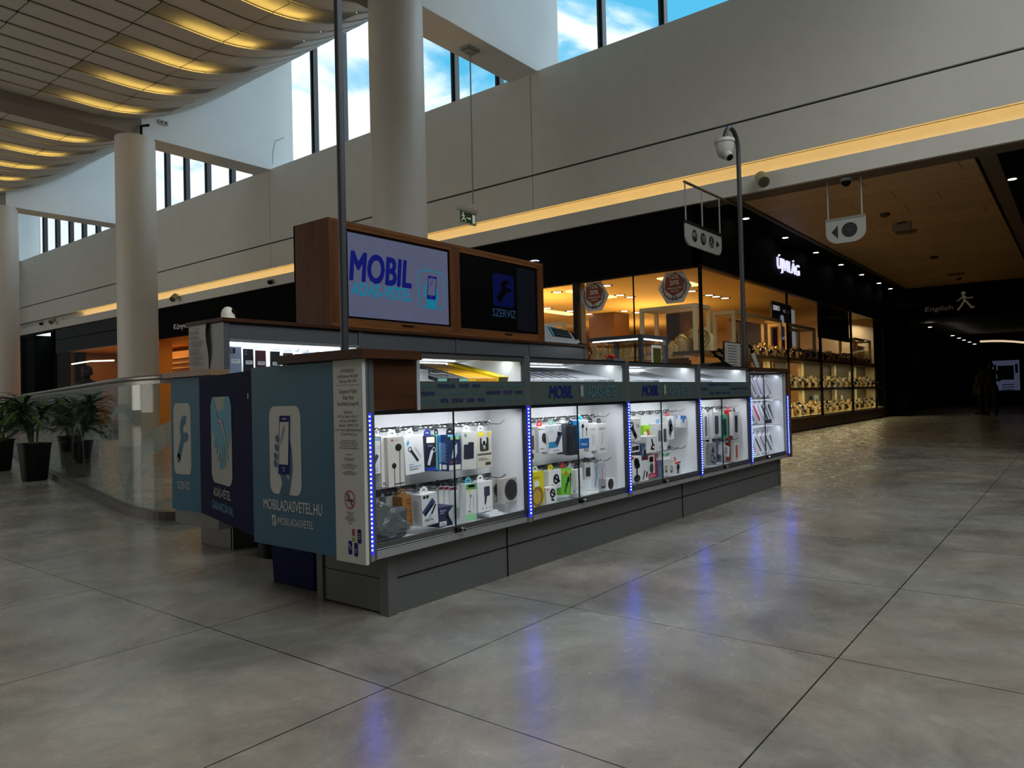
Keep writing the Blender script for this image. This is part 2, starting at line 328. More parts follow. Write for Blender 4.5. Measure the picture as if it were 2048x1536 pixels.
t = thing('window_9', None, None, (4, -10.5, 12.4), kind='structure')  # luminous ceiling panel added behind the camera as fill light
a_ = area('fill_light_back', (-.5, -10.5, 12.3), 14, 15, 2800, (.94, .975, 1), (0, 0, -1)); a_.parent = t; a_.matrix_parent_inverse = pinv(t)
MB().box(-7.6, -18.1, 12.32, 6.6, -2.9, 12.5, mat('#d8d4cc', .6)).build('frame', t)  # board backing the added fill panel
t = thing('window_10', None, None, (-7.9, 26, 0), kind='structure')  # unseen glowing side panel added to brighten the atrium
a_ = area('fill_light_left', (-7.75, 28, 3.8), 30, 6, 850, (1, .96, .90), (1, 0, .05)); a_.parent = t; a_.matrix_parent_inverse = pinv(t)
mb = MB()
for k in range(12): mb.box(-7.98, 10+2.9*k, .3, -7.86, 10.12+2.9*k, 7, mat('#4a4c4e', .5))
mb.build('mullion', t)  # bars dressing the added fill panel as glazing
# ================= billowing board ceilings between the beams
SAILW = mat('#cccac3', .6, noise=.03, nscale=1.5)
BACKLIT = translucent('#c6c3ba')
def sail_z(x): return 8.18 + .115*max(0, x-7.4)**2
BP = .567
for bi, (ya, yb) in enumerate(((.3, 8.9), (9.83, 18.9), (19.75, 28.75), (29.7, 39.1))):
    mb = MB(); n = 16; ys = [yb - BP*k for k in range(n+1)]
    xs = [-8+(k*1.52) for k in range(0, 9)]; xs = [4.78+1.51*k for k in range(-8, 6)]
    lit = []
    for k in range(n):
        yf, yn = ys[k], ys[k+1]          # far edge, near edge
        isl = (k % 3 == 1)
        if isl: lit.append(yf)
        up_ = .028; over = 0
        for xa, xb in zip(xs, xs[1:]):
            xa_, xb_ = xa+.009, xb-.009; st = 1 if xb < 7.5 else 5
            for q in range(st):
                u0 = xa_+(xb_-xa_)*q/st; u1 = xa_+(xb_-xa_)*(q+1)/st
                z0, z1 = sail_z(u0), sail_z(u1)
                A = [(u0, yn+.024, z0), (u1, yn+.024, z1), (u1, yf+over, z1+up_), (u0, yf+over, z0+up_)]
                if isl and 6.2 < xa < 8: mb.add(A, [(0, 3, 2, 1)], BACKLIT)
                else:
                    T = [(a, b, c+.02) for a, b, c in A]; mb.add(A+T, [(0, 3, 2, 1), (4, 5, 6, 7), (0, 1, 5, 4), (2, 3, 7, 6)], SAILW)
                if True:   # lip rising behind the near edge of each board
                    lz = .026 if u0 < 8.4 else .10
                    mb.add([(u0, yn+.024, z0), (u1, yn+.024, z1), (u1, yn+.026, z1+lz), (u0, yn+.026, z0+lz)], [(0, 1, 2, 3)], SAILW)
    mb.build('ceiling', kind='structure', smooth=False, fix=False)
    mb = MB(); mb.grid(lambda u, w: (-8+20.3*u, ya-.1+(yb-ya+.15)*w, sail_z(-8+20.3*u)+.5), 60, 1, GROOVE); mb.build('ceiling', kind='structure', fix=False)  # dark sheet added over the boards to blacken gaps and block sky
    if bi in (1, 2):
        for q, yf in enumerate(lit):
            t = thing('ceiling_light', '%s glowing yellow strip light between boards of the %s ceiling bay' % (['farthest', 'second farthest', 'third farthest', 'fourth farthest', 'fifth farthest', 'nearest'][q], 'nearer' if bi == 1 else 'farther'), 'light', (7.4, yf, 8.2), group='yellow ceiling strip lights')
            mb = MB(); mb.box(6.6, yf-.3, 8.52, 8.9, yf-.02, 8.56, mat('#c8c4ba', .6)); mb.build('housing', t)
            a_ = area('strip_led', (7.65, yf-.14, 8.48), 1.45, .10, 7.5, (1, .66, .15), (0, 0, -1)); a_.parent = t; a_.matrix_parent_inverse = pinv(t)

# ================= corridor on the right
def wood_ceiling():
    m = bpy.data.materials.new('wood_ceiling'); m.use_nodes = True; t = m.node_tree; b = t.nodes['Principled BSDF']; N = t.nodes.new; L = t.links.new
    tc = N('ShaderNodeTexCoord'); mp = N('ShaderNodeMapping'); mp.inputs['Rotation'].default_value = (0, 0, PI/2); L(tc.outputs['Object'], mp.inputs[0])
    br = N('ShaderNodeTexBrick'); br.offset = .37; br.inputs['Scale'].default_value = 1; br.inputs['Brick Width'].default_value = 2.6; br.inputs['Row Height'].default_value = .62; br.squash = .55; br.squash_frequency = 3
    br.inputs['Mortar Size'].default_value = .006; br.inputs['Color1'].default_value = (.66, .46, .26, 1); br.inputs['Color2'].default_value = (.56, .39, .22, 1); br.inputs['Mortar'].default_value = (.02, .012, .008, 1)
    L(mp.outputs[0], br.inputs['Vector'])
    m2 = N('ShaderNodeMapping'); m2.inputs['Scale'].default_value = (12, .6, 1); n = N('ShaderNodeTexNoise'); n.inputs['Scale'].default_value = 4; n.inputs['Detail'].default_value = 6; L(tc.outputs['Object'], m2.inputs[0]); L(m2.outputs[0], n.inputs['Vector'])
    r = N('ShaderNodeValToRGB'); r.color_ramp.elements[0].color = (.78, .78, .78, 1); r.color_ramp.elements[1].color = (1.2, 1.2, 1.2, 1); L(n.outputs['Fac'], r.inputs[0])
    k = N('ShaderNodeMix'); k.data_type = 'RGBA'; k.blend_type = 'MULTIPLY'; k.inputs[0].default_value = 1; L(br.outputs['Color'], k.inputs[6]); L(r.outputs[0], k.inputs[7]); L(k.outputs[2], b.inputs['Base Color']); b.inputs['Roughness'].default_value = .5
    return m
mb = MB(); mb.box(13.16, 1.22, 4.5, 28.9, 4.82, 4.56, wood_ceiling()); mb.build('ceiling', kind='structure')
mb = MB()
mb.box(13.12, 4.86, 4.49, 28.9, 4.95, 4.56, BROWNTRIM); mb.box(13.12, .93, 4.49, 28.9, 1.16, 4.56, BROWNTRIM)
mb.box(12.68, -11, 4.58, 29, 5.5, 4.7, GROOVE); mb.build('trim_4', kind='structure')
mb = MB(); mb.box(13.12, 4.95, 4.5, 28.9, 5.5, 4.55, BLACK); mb.box(13.12, -3, 4.5, 28.9, .93, 4.55, BLACK); mb.build('ceiling', kind='structure')
# corridor right wall (black shop front, shutters down) and far end
mb = MB(); mb.box(12.7, -22, 0, 28.9, .25, 4.5, BLACK)
for k in range(9): mb.box(12.9+k*1.8, .25, .1, 12.95+k*1.8, .28, 4.4, BLACK2)
mb.build('wall_front', kind='structure')
mb = MB(); mb.box(28.9, 0, 3.42, 29.2, 5.5, 4.7, BLACK); mb.box(28.9, 4.9, 0, 29.2, 5.6, 3.42, BLACK); mb.box(29.2, -.5, 3.42, 46, 6.5, 3.5, mat('#2a2420', .7)); mb.box(29, 5.5, 0, 46, 5.7, 3.42, BLACK); mb.box(29, -.7, 0, 46, -.5, 3.42, BLACK); mb.box(45.8, -.5, 0, 46, 6.5, 3.42, BLACK2)
mb.build('wall_end', kind='structure')
WARM = (1, .85, .62)
def downlight(p, r=.07, e=14, col='#fff4e0', label='', grp='downlights in the black soffit'):
    t = thing('downlight', label, 'downlight', p, group=grp)
    MB().lathe([(r*1.35, 0), (r*1.35, .006), (r, .006), (r, 0)], BLACK2, (0, 0, -.006), 20).build('bezel', t, local=True)
    MB().cyl((0, 0, -.004), (0, 0, -.008), r*.9, mat(col, .5, emit=e), n=20).build('lamp', t, local=True)
    return t
dl0 = None
for k in range(8):
    x = (14.42, 16.87, 19.28, 21.7, 24.1, 26.5, 28.3, 13.3)[k]
    p = (x, 5.25, 4.5)
    if k == 7: continue
    lb = 'small white downlight in the black soffit, %s from the atrium' % ['first', 'second', 'third', 'fourth', 'fifth', 'sixth', 'seventh'][k]
    if dl0 is None: dl0 = downlight(p, label=lb)
    else: dup(dl0, p, label=lb)
dup(dl0, (14.9, .85, 4.5), label='white downlight in the black soffit at the right edge')
for k, (px, py) in enumerate(((1820, 638), (1860, 654), (1905, 671), (1918, 676), (1928, 680), (1939, 684), (1949, 688))):
    x = 29.6+k*1.6; p = on_x(px, py, x); dup(dl0, p, label='tiny far downlight in the dark end of the corridor', group='far corridor downlights')
# exit sign in the corridor ceiling, detectors
def bx_thing(name, lb, cat, fn, loc=(0, 0, 0)):
    t = thing(name, lb, cat, loc); fn(t); return t
mb = MB(); mb.box(17.1, 2.75, 4.33, 17.2, 3.1, 4.47, mat('#8d8d84', .5)); mb.box(17.13, 2.85, 4.46, 17.17, 3.0, 4.5, DARK)
mb.build('ceiling_sign_box', label='small pale box light fixed under the wooden corridor ceiling', cat='sign box', bevel=.01)
for k, (px, py, r) in enumerate(((1770, 427, .09), (1812, 463, .22), (1868, 513, .1), (1912, 548, .25), (1918, 556, .08))):
    c = on_z(px, py, 4.5); mb = MB(); mb.lathe([(r, 0), (r, -.02 if r > .15 else -.04), (r*.5, -.03 if r > .15 else -.07)], mat('#6b5a44' if r > .15 else '#4a3c30', .6), (c.x, c.y, 4.5), 20)
    mb.build(['smoke_detector', 'ceiling_speaker'][r > .15], smooth=True, label=['smoke detector in the wooden ceiling left of the sign box', 'round speaker grille in the wooden ceiling right of the sign box', 'smoke detector in the middle of the wooden ceiling', 'round speaker grille near the far end of the wooden ceiling', 'farthest smoke detector in the wooden ceiling'][k], cat=['detector', 'speaker'][r > .15])
# ================= the phone kiosk
WOODF = mat('#4a2a12', .5, h2='#6b431f', nscale=3, stretch=(.7, .7, 9), spec=.12); WOOD = mat('#2a1608', .5, h2='#422511', nscale=3, stretch=(.7, .7, 9), spec=.12)       # grain along the length
WOODV = mat('#40220d', .5, h2='#5c3618', nscale=3, stretch=(9, 9, .6), spec=.12)      # grain upright
GREY = mat('#474846', .45, noise=.03, nscale=2); GREYD = mat('#3f4345', .4, noise=.03, nscale=3); ALU = mat('#9b9b98', .3, .8, noise=.05); ALUD = mat('#5b5b59', .35, .7)
INW = mat('#e9edf0', .55); BLK = mat('#0a0a0b', .5, spec=.15); LEDH = mat('#10144a', .35); CHROME = mat('#c9ccd0', .15, 1)
PANELB = mat('#2e5162', .5, noise=.02, spec=.2); NAVY = mat('#070b34', .6, spec=.06); PW = mat('#a3a29b', .6, spec=.15); NAVT = mat('#141a52', .6, spec=.1); TEAL = mat('#2d8ca0', .45)
POSTS = [2.155, 3.335, 4.50, 5.71, 6.87, 7.935]
YF = 2.52; YBK = 2.785; ZT = 1.245
# plinth
pl = thing('counter_plinth', 'long grey plinth under the glass display counter', 'plinth', (5.1, 2.85, 0))
mb = MB(); mb.box(2.36, 2.60, 0, 7.86, 3.12, .30, GREY); mb.box(2.36, 2.594, .168, 7.86, 2.6, .172, BLK)
mb.box(3.215, 2.594, 0, 3.22, 2.6, .30, BLK); mb.box(5.5, 2.594, 0, 5.505, 2.6, .30, BLK); mb.box(2.318, 2.64, .168, 2.325, 3.1, .172, BLK); mb.build('base_board', pl)
mb = MB(); mb.box(2.32, 2.60, .012, 2.36, 3.12, .30, GREY); mb.build('end_board', pl)
for q in ((2.31, 2.588, 0, 2.37, 2.65, .30), (7.86, 2.588, 0, 7.92, 2.65, .30), (2.31, 3.08, 0, 2.35, 3.13, .30)): MB().box(*q, GREY).build('corner_post', pl, bevel=.002)
bays = ['nearest', 'second', 'third', 'fourth', 'fifth']
def lock(mb, x, z, s=1):
    mb.box(x-.03*s, YF-.012, z-.014, x+.004, YF, z+.012, BLK); mb.cyl((x+.004, YF-.0, z), (x+.004, YF-.034*s, z-.002), .0115*s, CHROME, n=14); mb.cyl((x+.004, YF-.034*s, z-.002), (x+.004, YF-.037*s, z-.002), .006*s, BLK, n=10)
def rail(mb, x0, x1, z):
    mb.box(x0, YBK-.012, z-.012, x1, YBK, z+.006, ALUD); mb.box(x0, YBK-.014, z+.001, x1, YBK-.011, z+.005, BLK)
FACE = Fr((0, YF-.006, 0), (1, 0, 0), (0, 0, 1))
def wt(mb, x, z, h, s, dark, w=None, sh=0, al='l', b=.02):
    FACE.text(mb, s, x, z, h, NAVT if dark else mat('#3a5a62', .7, spec=.1), bold=b, shear=sh, w=w, align=al)
for b in range(5):
    x0, x1 = POSTS[b], POSTS[b+1]
    c = thing('display_cabinet', ['glass display cabinet nearest the camera, printed with small words', 'second glass display cabinet from the corner, with large white-lit phone boxes on top', 'third glass display cabinet, with mostly empty right wall and phone holders', 'fourth glass display cabinet, full of watch straps and cases', 'last glass display cabinet at the far end, with three open shelves'][b], 'display cabinet', ((x0+x1)/2, 2.65, .30), group='glass display cabinets of the kiosk')
    zb, zt = .34, .965 if b < 4 else 1.19
    mb = MB(); xi0, xi1 = x0+.03, x1-.034
    mb.box(xi0, YBK, zb, xi1, YBK+.015, zt, INW); mb.box(xi0, YF+.012, zb-.01, xi1, YBK, zb+.006, INW)
    if b < 4:
        for z in (.872, .565): rail(mb, xi0, xi1, z)
    mb.build('back_panel', c)
    MB().box(xi1-.004, YF+.02, zb, xi1+.008, YBK, zt, INW).build('side_panel', c); MB().box(xi0-.008, YF+.02, zb, xi0, YBK, zt, INW).build('side_panel', c)
    # ledge with double track
    mb = MB(); a0 = x0-.012 if b == 0 else x0
    x1e = x1-.023 if b < 4 else x1; mb.box(a0, YF-.004, .301, x1e, YBK, .328, mat('#7d7d7b', .4, .2)); mb.box(a0+.02, YF+.004, .328, x1e, YF+.012, .372, ALUD); mb.box(a0+.02, YF-.004, .328, x1e, YF+.004, .338, CHROME); mb.box(a0+.02, YF-.002, .342, x1e, YF+.004, .346, CHROME); mb.build('door_track', c, bevel=.0015)
    if b < 4: MB().box(x0, YF+.0, .950, x1-.023, YBK, .970, BLK).build('top_rail', c)
    xm = [2.721, 3.873, 5.033, 6.206, 7.303][b]; ztg = zt-.006
    g = MB().box(x0+.03, YF+.006, .372, xm, YF+.011, ztg, HAZEGLASS).build('glass_door', c); MB().box(xm-.003, YF+.004, .372, xm+.001, YF+.013, ztg, mat('#0f1f1c', .2)).build('edge', g)
    g = MB().box(xm-.03, YF+.014, .372, x1-.015, YF+.019, ztg, HAZEGLASS).build('glass_door', c); mb = MB(); lock(mb, xm+.015, .352, 1 if b < 2 else .9); mb.build('lock', c, smooth=True)
    # posts
    mb = MB(); mb.box(x0-.022 if b else x0-.0, YF-.006, .305, x0+.030, YF+.03, ZT+.005 if b not in (0, 4) else 1.202, GREYD); mb.build('post', c, bevel=.002)
    if b == 4: MB().box(x1-.02, YF-.004, .31, x1, YF+.03, 1.2, mat('#8d8f92', .4)).build('post', c)
    if b < 4:
        bx0 = x0+.03 if b else 2.475
        # printed band, top window, top glass
        if b == 0: MB().box(2.455, YF-.006, .965, 2.475, YF+.02, 1.245, mat('#8d8f92', .4)).build('post', c)
        pb = MB().box(bx0, YF-.004, .968, x1-.022, YF+.003, 1.104, FROST if 0 else mat('#39423f', .6, noise=.05, nscale=3, spec=.12)).build('printed_band', c)
        mb = MB()
        if b in (0, 3):
            rows = [(1.072, [('SZERVIZ', 0), ('ÜVEGFÓLIÁK', 1), ('TÖLTŐK', 1), ('AKKUK', 1), ('TELEFON', 0), ('CSERE', 0), ('TÁBLAGÉPEK', 0)]), (1.035, [('TELEFON', 1), ('TOKOK', 0), ('SIM KÁRTYÁK', 0), ('ELADÁS', 0), ('HEADSETEK', 1), ('TÖLTŐK', 1), ('AKKUK', 1)]), (.998, [('HEADSETEK', 0), ('VÉTEL', 1), ('SZERVIZ', 1), ('CSERE', 1), ('MOBIL', 1), ('TOKOK', 0), ('SIM KÁRTYÁK', 0), ('TOKOK', 0)])]
            for z, ws in rows:
                tot = sum(len(w) for w, _ in ws); k = (x1-.03-bx0-.025*len(ws))/tot; x = bx0+.004
                for w, d in ws: wt(mb, x, z, .0185, w, d, w=len(w)*k, b=.012 if d else 0); x += len(w)*k+.025
        else:
            wt(mb, x0+.215, 1.005, .075, 'MOBIL', 1, w=.255, sh=.18, b=.035); mb.build('lettering', pb); mb = MB(); wt(mb, x0+.635, 1.005, .072, 'ADÁS-VÉTEL', 0, w=.385, sh=.18, b=.02); mb.build('lettering', pb); mb = MB()
            F = FACE; F.rrect(mb, x0+.55, .995, x0+.595, 1.09, .01, mat('#3b4544', .5)); F.rrect(mb, x0+.556, 1.012, x0+.589, 1.078, .003, mat('#6d7a77', .5), 2)
        mb.build('lettering' if b in (0, 3) else 'phone_emblem', pb)
        MB().box(bx0, YF+.0, 1.104, x1-.022, YF+.005, 1.218, HAZEGLASS).build('top_window', c)
        mb = MB(); mb.box(bx0, YF-.002, 1.216, x1-.022, YF+.02, ZT-.002, ALUD); mb.box(bx0-.015, YF, ZT-.006, x1-.023, 3.08, ZT, BLK if 0 else mat('#0d0e0f', .25)); mb.box(bx0, YF-.003, ZT-.006, x1-.02, YF+.02, ZT+.003, BLK); mb.build('top_frame', c)
        mb = MB(); mb.box(bx0, YF+.01, 1.09, x1-.026, 3.08, 1.102, INW); mb.box(bx0-.01, 3.05, 1.10, x1-.026, 3.065, 1.235, INW); mb.box(x1-.034, YF+.02, 1.10, x1-.024, 3.05, 1.236, INW); mb.build('tray_case', c)
        # LED lines inside
        mb = MB(); E_ = mat('#f4fbff', .5, emit=9)
        for k in range(44):
            x = bx0+.02+(x1-bx0-.07)*k/43
            mb.box(x, 2.60, 1.228, x+.008, 2.608, 1.232, E_)
            mb.box(x, 3.036, 1.222, x+.008, 3.044, 1.226, E_)
        mb.build('led_line', c)
        a_ = area('case_led', ((bx0+x1)/2, 2.63, 1.231), x1-bx0-.08, .01, 1.0, (.93, .97, 1), (0, .25, -1)); a_.parent = c; a_.matrix_parent_inverse = pinv(c)
        a_ = area('case_led', ((bx0+x1)/2, 3.03, 1.231), x1-bx0-.08, .01, .6, (.93, .97, 1), (0, -.25, -1)); a_.parent = c; a_.matrix_parent_inverse = pinv(c)
        a_ = area('case_led', ((x0+x1)/2, YF+.05, .948), x1-x0-.25, .03, 3.2, (.95, .97, 1), (0, .5, -1)); a_.parent = c; a_.matrix_parent_inverse = pinv(c)
        mb = MB(); E_ = mat('#f4fbff', .5, emit=3)
        for k in range(30):
            x = x0+.05+(x1-x0-.12)*k/29; mb.box(x, YBK-.02, .862, x+.012, YBK-.016, .868, E_)
        mb.build('led_line', c)
    else:
        for z in (.66, .93):
            mb = MB(); pts = [(x0+.03, YBK)] + [(x0+.03+(x1-x0-.05)*k/12, YF+.06+.05*math.sin(PI*k/12)) for k in range(13)] + [(x1-.02, YBK)]
            mb.prism(pts, (0, 0, z), (1, 0, 0), (0, 1, 0), .014, INW); mb.build('shelf', c)
        for z, p in ((1.18, .9), (.912, .7), (.642, .7)):
            a_ = area('case_led', ((x0+x1)/2, YF+.07, z), x1-x0-.1, .03, p, (.82, .86, 1), (0, .45, -1)); a_.parent = c; a_.matrix_parent_inverse = pinv(c)
# wood: end top, corner block, far end
MB().box(2.085, 2.472, 1.203, 2.452, 3.11, ZT+.002, WOOD).build('worktop', label='dark wood counter top slab over the near end of the kiosk', cat='counter top', bevel=.003)
MB().box(2.187, YF-.002, .972, 2.455, 2.56, 1.202, WOOD).build('wood_panel', label='plain dark wood panel on the front of the near kiosk corner', cat='panel', bevel=.002)
MB().box(6.895, 2.485, 1.205, 8.0, 3.11, ZT, WOOD).build('worktop', label='dark wood counter top over the last cabinet at the far end', cat='counter top', bevel=.003)
MB().box(7.955, 2.485, .30, 7.995, 3.1, 1.204, WOODV).build('wood_panel', label='upright dark wood end panel at the far end of the kiosk', cat='panel', bevel=.002)
MB().box(2.135, 2.535, .33, 2.16, 3.1, 1.2, GREYD).build('end_screen', label='grey inner end board behind the light blue panel of the counter', cat='board')
# blue LED strips on the posts
strip0 = None
for b, x in enumerate((2.147, 3.322, 4.487, 5.697, 6.857, 7.945)):
    lb = 'vertical blue LED strip on the %s' % ['near corner post of the kiosk', 'post between the first and second cabinets', 'post between the second and third cabinets', 'post between the third and fourth cabinets', 'post left of the last cabinet', 'wooden end panel at the far end']
    lb = 'vertical blue LED strip on the ' + ['near corner post of the kiosk', 'post between the first and second cabinets', 'post between the second and third cabinets', 'post between the third and fourth cabinets', 'post left of the last cabinet', 'wooden end panel at the far end'][b]
    if strip0 is None:
        strip0 = t = thing('led_strip', lb, 'light strip', (x, YF-.006, .33), group='blue LED strips')
        MB().box(-.012, -.010, 0, .012, 0, .63, mat('#1818b8', .3, emit=3.0)).build('diffuser', t, local=True)
        MB().box(-.016, -.007, -.03, .016, .0, .005, ALU).box(-.016, -.008, 0, -.012, 0, .63, ALUD).box(.012, -.008, 0, .016, 0, .63, ALUD).build('channel', t, local=True)
        mb = MB(); E_ = mat('#3458ff', .3, emit=75)
        for k in range(31): mb.box(-.003, -.0125, .018+k*.0198, .003, -.010, .025+k*.0198, E_)
        mb.build('led_dots', t, local=True)
    else: dup(strip0, (x, YF-.008, .33), label=lb)
# ---------- printed side panels (drawn on the x = 2.11 plane, read from the left)
XS = 2.11
def icon_phone_hand(F, mb, u0, v0, u1, v1, bgm, body, hand, scr, solid=True):
    W_, H_ = u1-u0, v1-v0
    q = lambda a, b: (u0+a*W_, v0+b*H_)
    P = lambda pts, m, l: F.poly(mb, [q(*p) for p in pts], m, l)
    def rr(a, b, c, d, r, m, l): F.rrect(mb, *q(a, b), *q(c, d), r*H_, m, l, ru=r*W_*1.25)
    if solid: rr(0, 0, 1, 1, .13, bgm, 1)
    # hand behind the phone
    P([(.30, 0), (.40, .13), (.30, .30), (.34, .36), (.62, .16), (.62, .42), (.66, .62), (.72, .52), (.74, .30), (.70, .18), (.62, 0)] if solid else [(.24, 0), (.30, .13), (.22, .30), (.30, .30), (.55, .16), (.66, .62), (.72, .52), (.74, .30), (.68, .12), (.66, 0)], hand, 2)
    for k, (a, b) in enumerate(((.27, .63), (.24, .53), (.21, .43), (.20, .345))): F.ell(mb, *q(a, b), .055*W_, .045*H_, hand, 3, 14, .6)
    T = lambda a, b: (a+.06*(b-.5), b)
    def rt_(a, b, c, d, m, l): F.rrect(mb, *q(*T(a, b)), *q(*T(c, d)), .02*H_, m, l, n=3)
    P([(.29, .23), (.36, .89), (.70, .89), (.64, .23)], body, 4); P([(.325, .34), (.375, .82), (.665, .82), (.615, .34)], scr, 5)
    P([(.46, .85), (.58, .85), (.58, .862), (.46, .862)], scr, 5); F.rrect(mb, *q(.42, .262), *q(.50, .308), .008*H_, scr, 5); P([(.43, .268), (.49, .268), (.49, .302), (.43, .302)], body, 6)
    F.line(mb, [q(.40, .62), q(.52, .78)], .012*W_, body, 6); F.line(mb, [q(.40, .57), q(.54, .75)], .012*W_, body, 6)
def icon_wrench(F, mb, u0, v0, u1, v1, bgm, fg, l0=1, r=.13):
    W_, H_ = u1-u0, v1-v0; q = lambda a, b: (u0+a*W_, v0+b*H_)
    F.rrect(mb, u0, v0, u1, v1, r*H_, bgm, l0, ru=r*W_*1.25)
    F.line(mb, [q(.30, .24), q(.58, .56)], .21*W_, fg, l0+1); F.ell(mb, *q(.29, .225), .09*W_, .07*H_, fg, l0+1); F.ell(mb, *q(.29, .225), .025*W_, .016*H_, bgm, l0+3)
    cx, cy = q(.65, .64)
    for k in range(20):
        t0 = math.radians(60+k*13.5+0); t1 = t0+math.radians(13.6)
        A = lambda r, t: (cx+r*W_*math.cos(t), cy+r*H_*.72*math.sin(t))
        F.poly(mb, [A(.09, t0), A(.26, t0), A(.26, t1), A(.09, t1)], fg, l0+2)
def sideframe(x, y): return Fr((x, y, 0), (0, -1, 0), (0, 0, 1), .0012)
# blue + white main panel
t = thing('advertising_panel', 'large light blue panel with phone in hand icon and web address', 'sign panel', (XS, 3.04, .30))
MB().box(XS, 2.705, .305, XS+.018, 3.375, 1.20, PANELB).build('board', t, bevel=.001)
F = sideframe(XS, 3.375); mb = MB()   # u = 0 at the far (left) edge .. .67
icon_phone_hand(F, mb, .155, .565, .415, 1.00, PW, NAVT, PANELB, PW); mb.build('phone_icon', t)
mb = MB(); F.text(mb, 'MOBILADASVETEL.HU', .095, .485, .052, PW, bold=.018, w=.475); mb.build('web_address', t)
mb = MB(); F.rrect(mb, .165, .405, .197, .458, .006, PW, 1); F.text(mb, 'f', .173, .408, .04, PANELB, 2, bold=.02); F.text(mb, '/MOBILADASVETEL', .205, .415, .036, PW, w=.295, bold=.008); mb.build('page_address', t)
t = thing('information_board', 'narrow white board of company details and no smoking sign at the corner', 'sign panel', (XS, 2.6, .30))
MB().box(XS-.003, 2.50, .292, XS+.016, 2.705, 1.203, PW).build('board', t, bevel=.001)
F = sideframe(XS-.003, 2.705); mb = MB(); TX = mat('#26262a', .6); U = .105
rows = [('NYITVATARTÁS:', 1.145, .016, .09), ('Hétfő-Szombat: 9:00-20:00', 1.122, .014, .14), ('Vasárnap: 9:00-19:00', 1.10, .014, .12), ('Shopmark Mobil', 1.052, .019, .12), ('Adás-Vétel', 1.024, .019, .075), ('Yao-Mobile Europe Kft.', .996, .019, .155),
        ('Székhely:', .962, .012, .06), ('1097 Bp. Gyáli út 13/A al. 3.', .942, .012, .145), ('NP szám: 82412009S', .922, .012, .115), ('Adószám: 27099577-2-43', .902, .012, .135), ('E-mail: shopmark@mobiladasvetel.hu', .882, .012, .185), ('Tel: 06 70 944 12 66', .862, .012, .11),
        ('Budapest Fővárosi Szabó', .835, .008, .10), ('1094, 1092 Budapest, Boráros tér', .824, .008, .13), ('Telefonszáma: +36-1/21 689 572', .813, .008, .115), ('Email: bp.kereskedelem@bfkh.hu', .802, .008, .13)]
for s, v, hh, w in rows: F.text(mb, s, U, v, hh, TX, w=w, align='c', bold=.006)
F.rect(mb, .02, 1.088, .185, 1.0895, TX)
for v, w in ((.775, .05), (.757, .08), (.75, .06), (.732, .05), (.725, .11), (.715, .08), (.70, .05), (.693, .10), (.686, .07), (.515, .055), (.508, .03), (.50, .04), (.492, .06), (.485, .08), (.477, .04), (.467, .03)): F.rect(mb, U-w/2, v, U+w/2, v+.0035, mat('#66666a', .7))
mb.build('printed_lines', t)
mb = MB(); F.ring(mb, .105, .575, .042, .006, mat('#8a1a1a', .5), 2, asp=.85); F.line(mb, [(.078, .605), (.132, .545)], .006, mat('#8a1a1a', .5), 3); F.rect(mb, .082, .566, .128, .576, TX, 1); F.line(mb, [(.095, .60), (.115, .55)], .006, TX, 1); mb.build('no_smoking_sign', t)
mb = MB()
F.rrect(mb, .115, .415, .135, .445, .003, mat('#7a1818', .5)); F.rrect(mb, .115, .39, .135, .408, .002, mat('#6f7a18', .5)); F.rrect(mb, .152, .385, .178, .447, .006, NAVT); F.rrect(mb, .088, .33, .114, .39, .006, NAVT); F.rrect(mb, .128, .325, .154, .385, .006, NAVT)
F.line(mb, [(.095, .375), (.108, .355)], .006, PW, 2); F.line(mb, [(.136, .345), (.146, .345)], .004, PW, 2); F.line(mb, [(.136, .355), (.146, .355)], .004, PW, 2)
for k in range(3): F.rect(mb, .157, .405+.010*k, .173, .408+.010*k, PW, 2)
mb.build('pictograms', t)
MB().box(2.125, 2.500, .30, 2.14, 2.53, 1.203, GREYD).build('corner_trim', label='grey upright trim between the white board and the blue LED strip', cat='trim')
# left counter panel and unit, gate
XL = 2.50
t = thing('advertising_panel', 'narrow teal blue panel with wrench icon and word SZERVIZ', 'sign panel', (XL, 4.8, .3))
PB2 = mat('#1c556b', .5, spec=.2)
MB().box(XL, 4.44, .30, XL+.018, 5.0, 1.203, PB2).build('board', t, bevel=.001)
F = sideframe(XL, 5.0); mb = MB(); icon_wrench(F, mb, .038, .545, .270, 1.03, PW, PB2, 1); mb.build('wrench_icon', t)
mb = MB(); F.text(mb, 'SZERVIZ', .078, .445, .05, PW, w=.165, bold=.02); mb.build('word', t)
g = thing('gate', 'navy blue kiosk gate panel with handshake icon, standing slightly open', 'gate', (2.12, 3.385, .33))
a, b = V((2.12, 3.385, 0)), V((2.40, 4.43, 0)); d = (b-a).normalized(); n_ = V((-d.y, d.x, 0)); Lg = (b-a).length
mb = MB(); mb.M = Matrix(((d.x, -n_.x, 0, a.x), (d.y, -n_.y, 0, a.y), (0, 0, 1, 0), (0, 0, 0, 1))); mb.box(0, 0, .33, Lg, .018, 1.188, NAVY); mb.build('board', g, bevel=.001)
F = Fr(b+n_*.001, -d, (0, 0, 1), .0012)
mb = MB(); LB = mat('#3487a0', .45); u0, u1, v0, v1 = .28, .71, .55, 1.06; q = lambda a, b: (u0+a*(u1-u0), v0+b*(v1-v0))
F.rrect(mb, u0, v0, u1, v1, .07, PW, 1, ru=.075)
P = lambda pts, m, l: F.poly(mb, [q(*p) for p in pts], m, l)
P([(0, .62), (0, .9), (.08, .995), (.16, 1), (.34, .80), (.42, .72), (.80, .40), (.86, .30), (.80, .27), (.62, .46), (.74, .22), (.66, .20), (.55, .40), (.62, .18), (.54, .17), (.42, .38), (.20, .52), (.12, .58)], LB, 2)
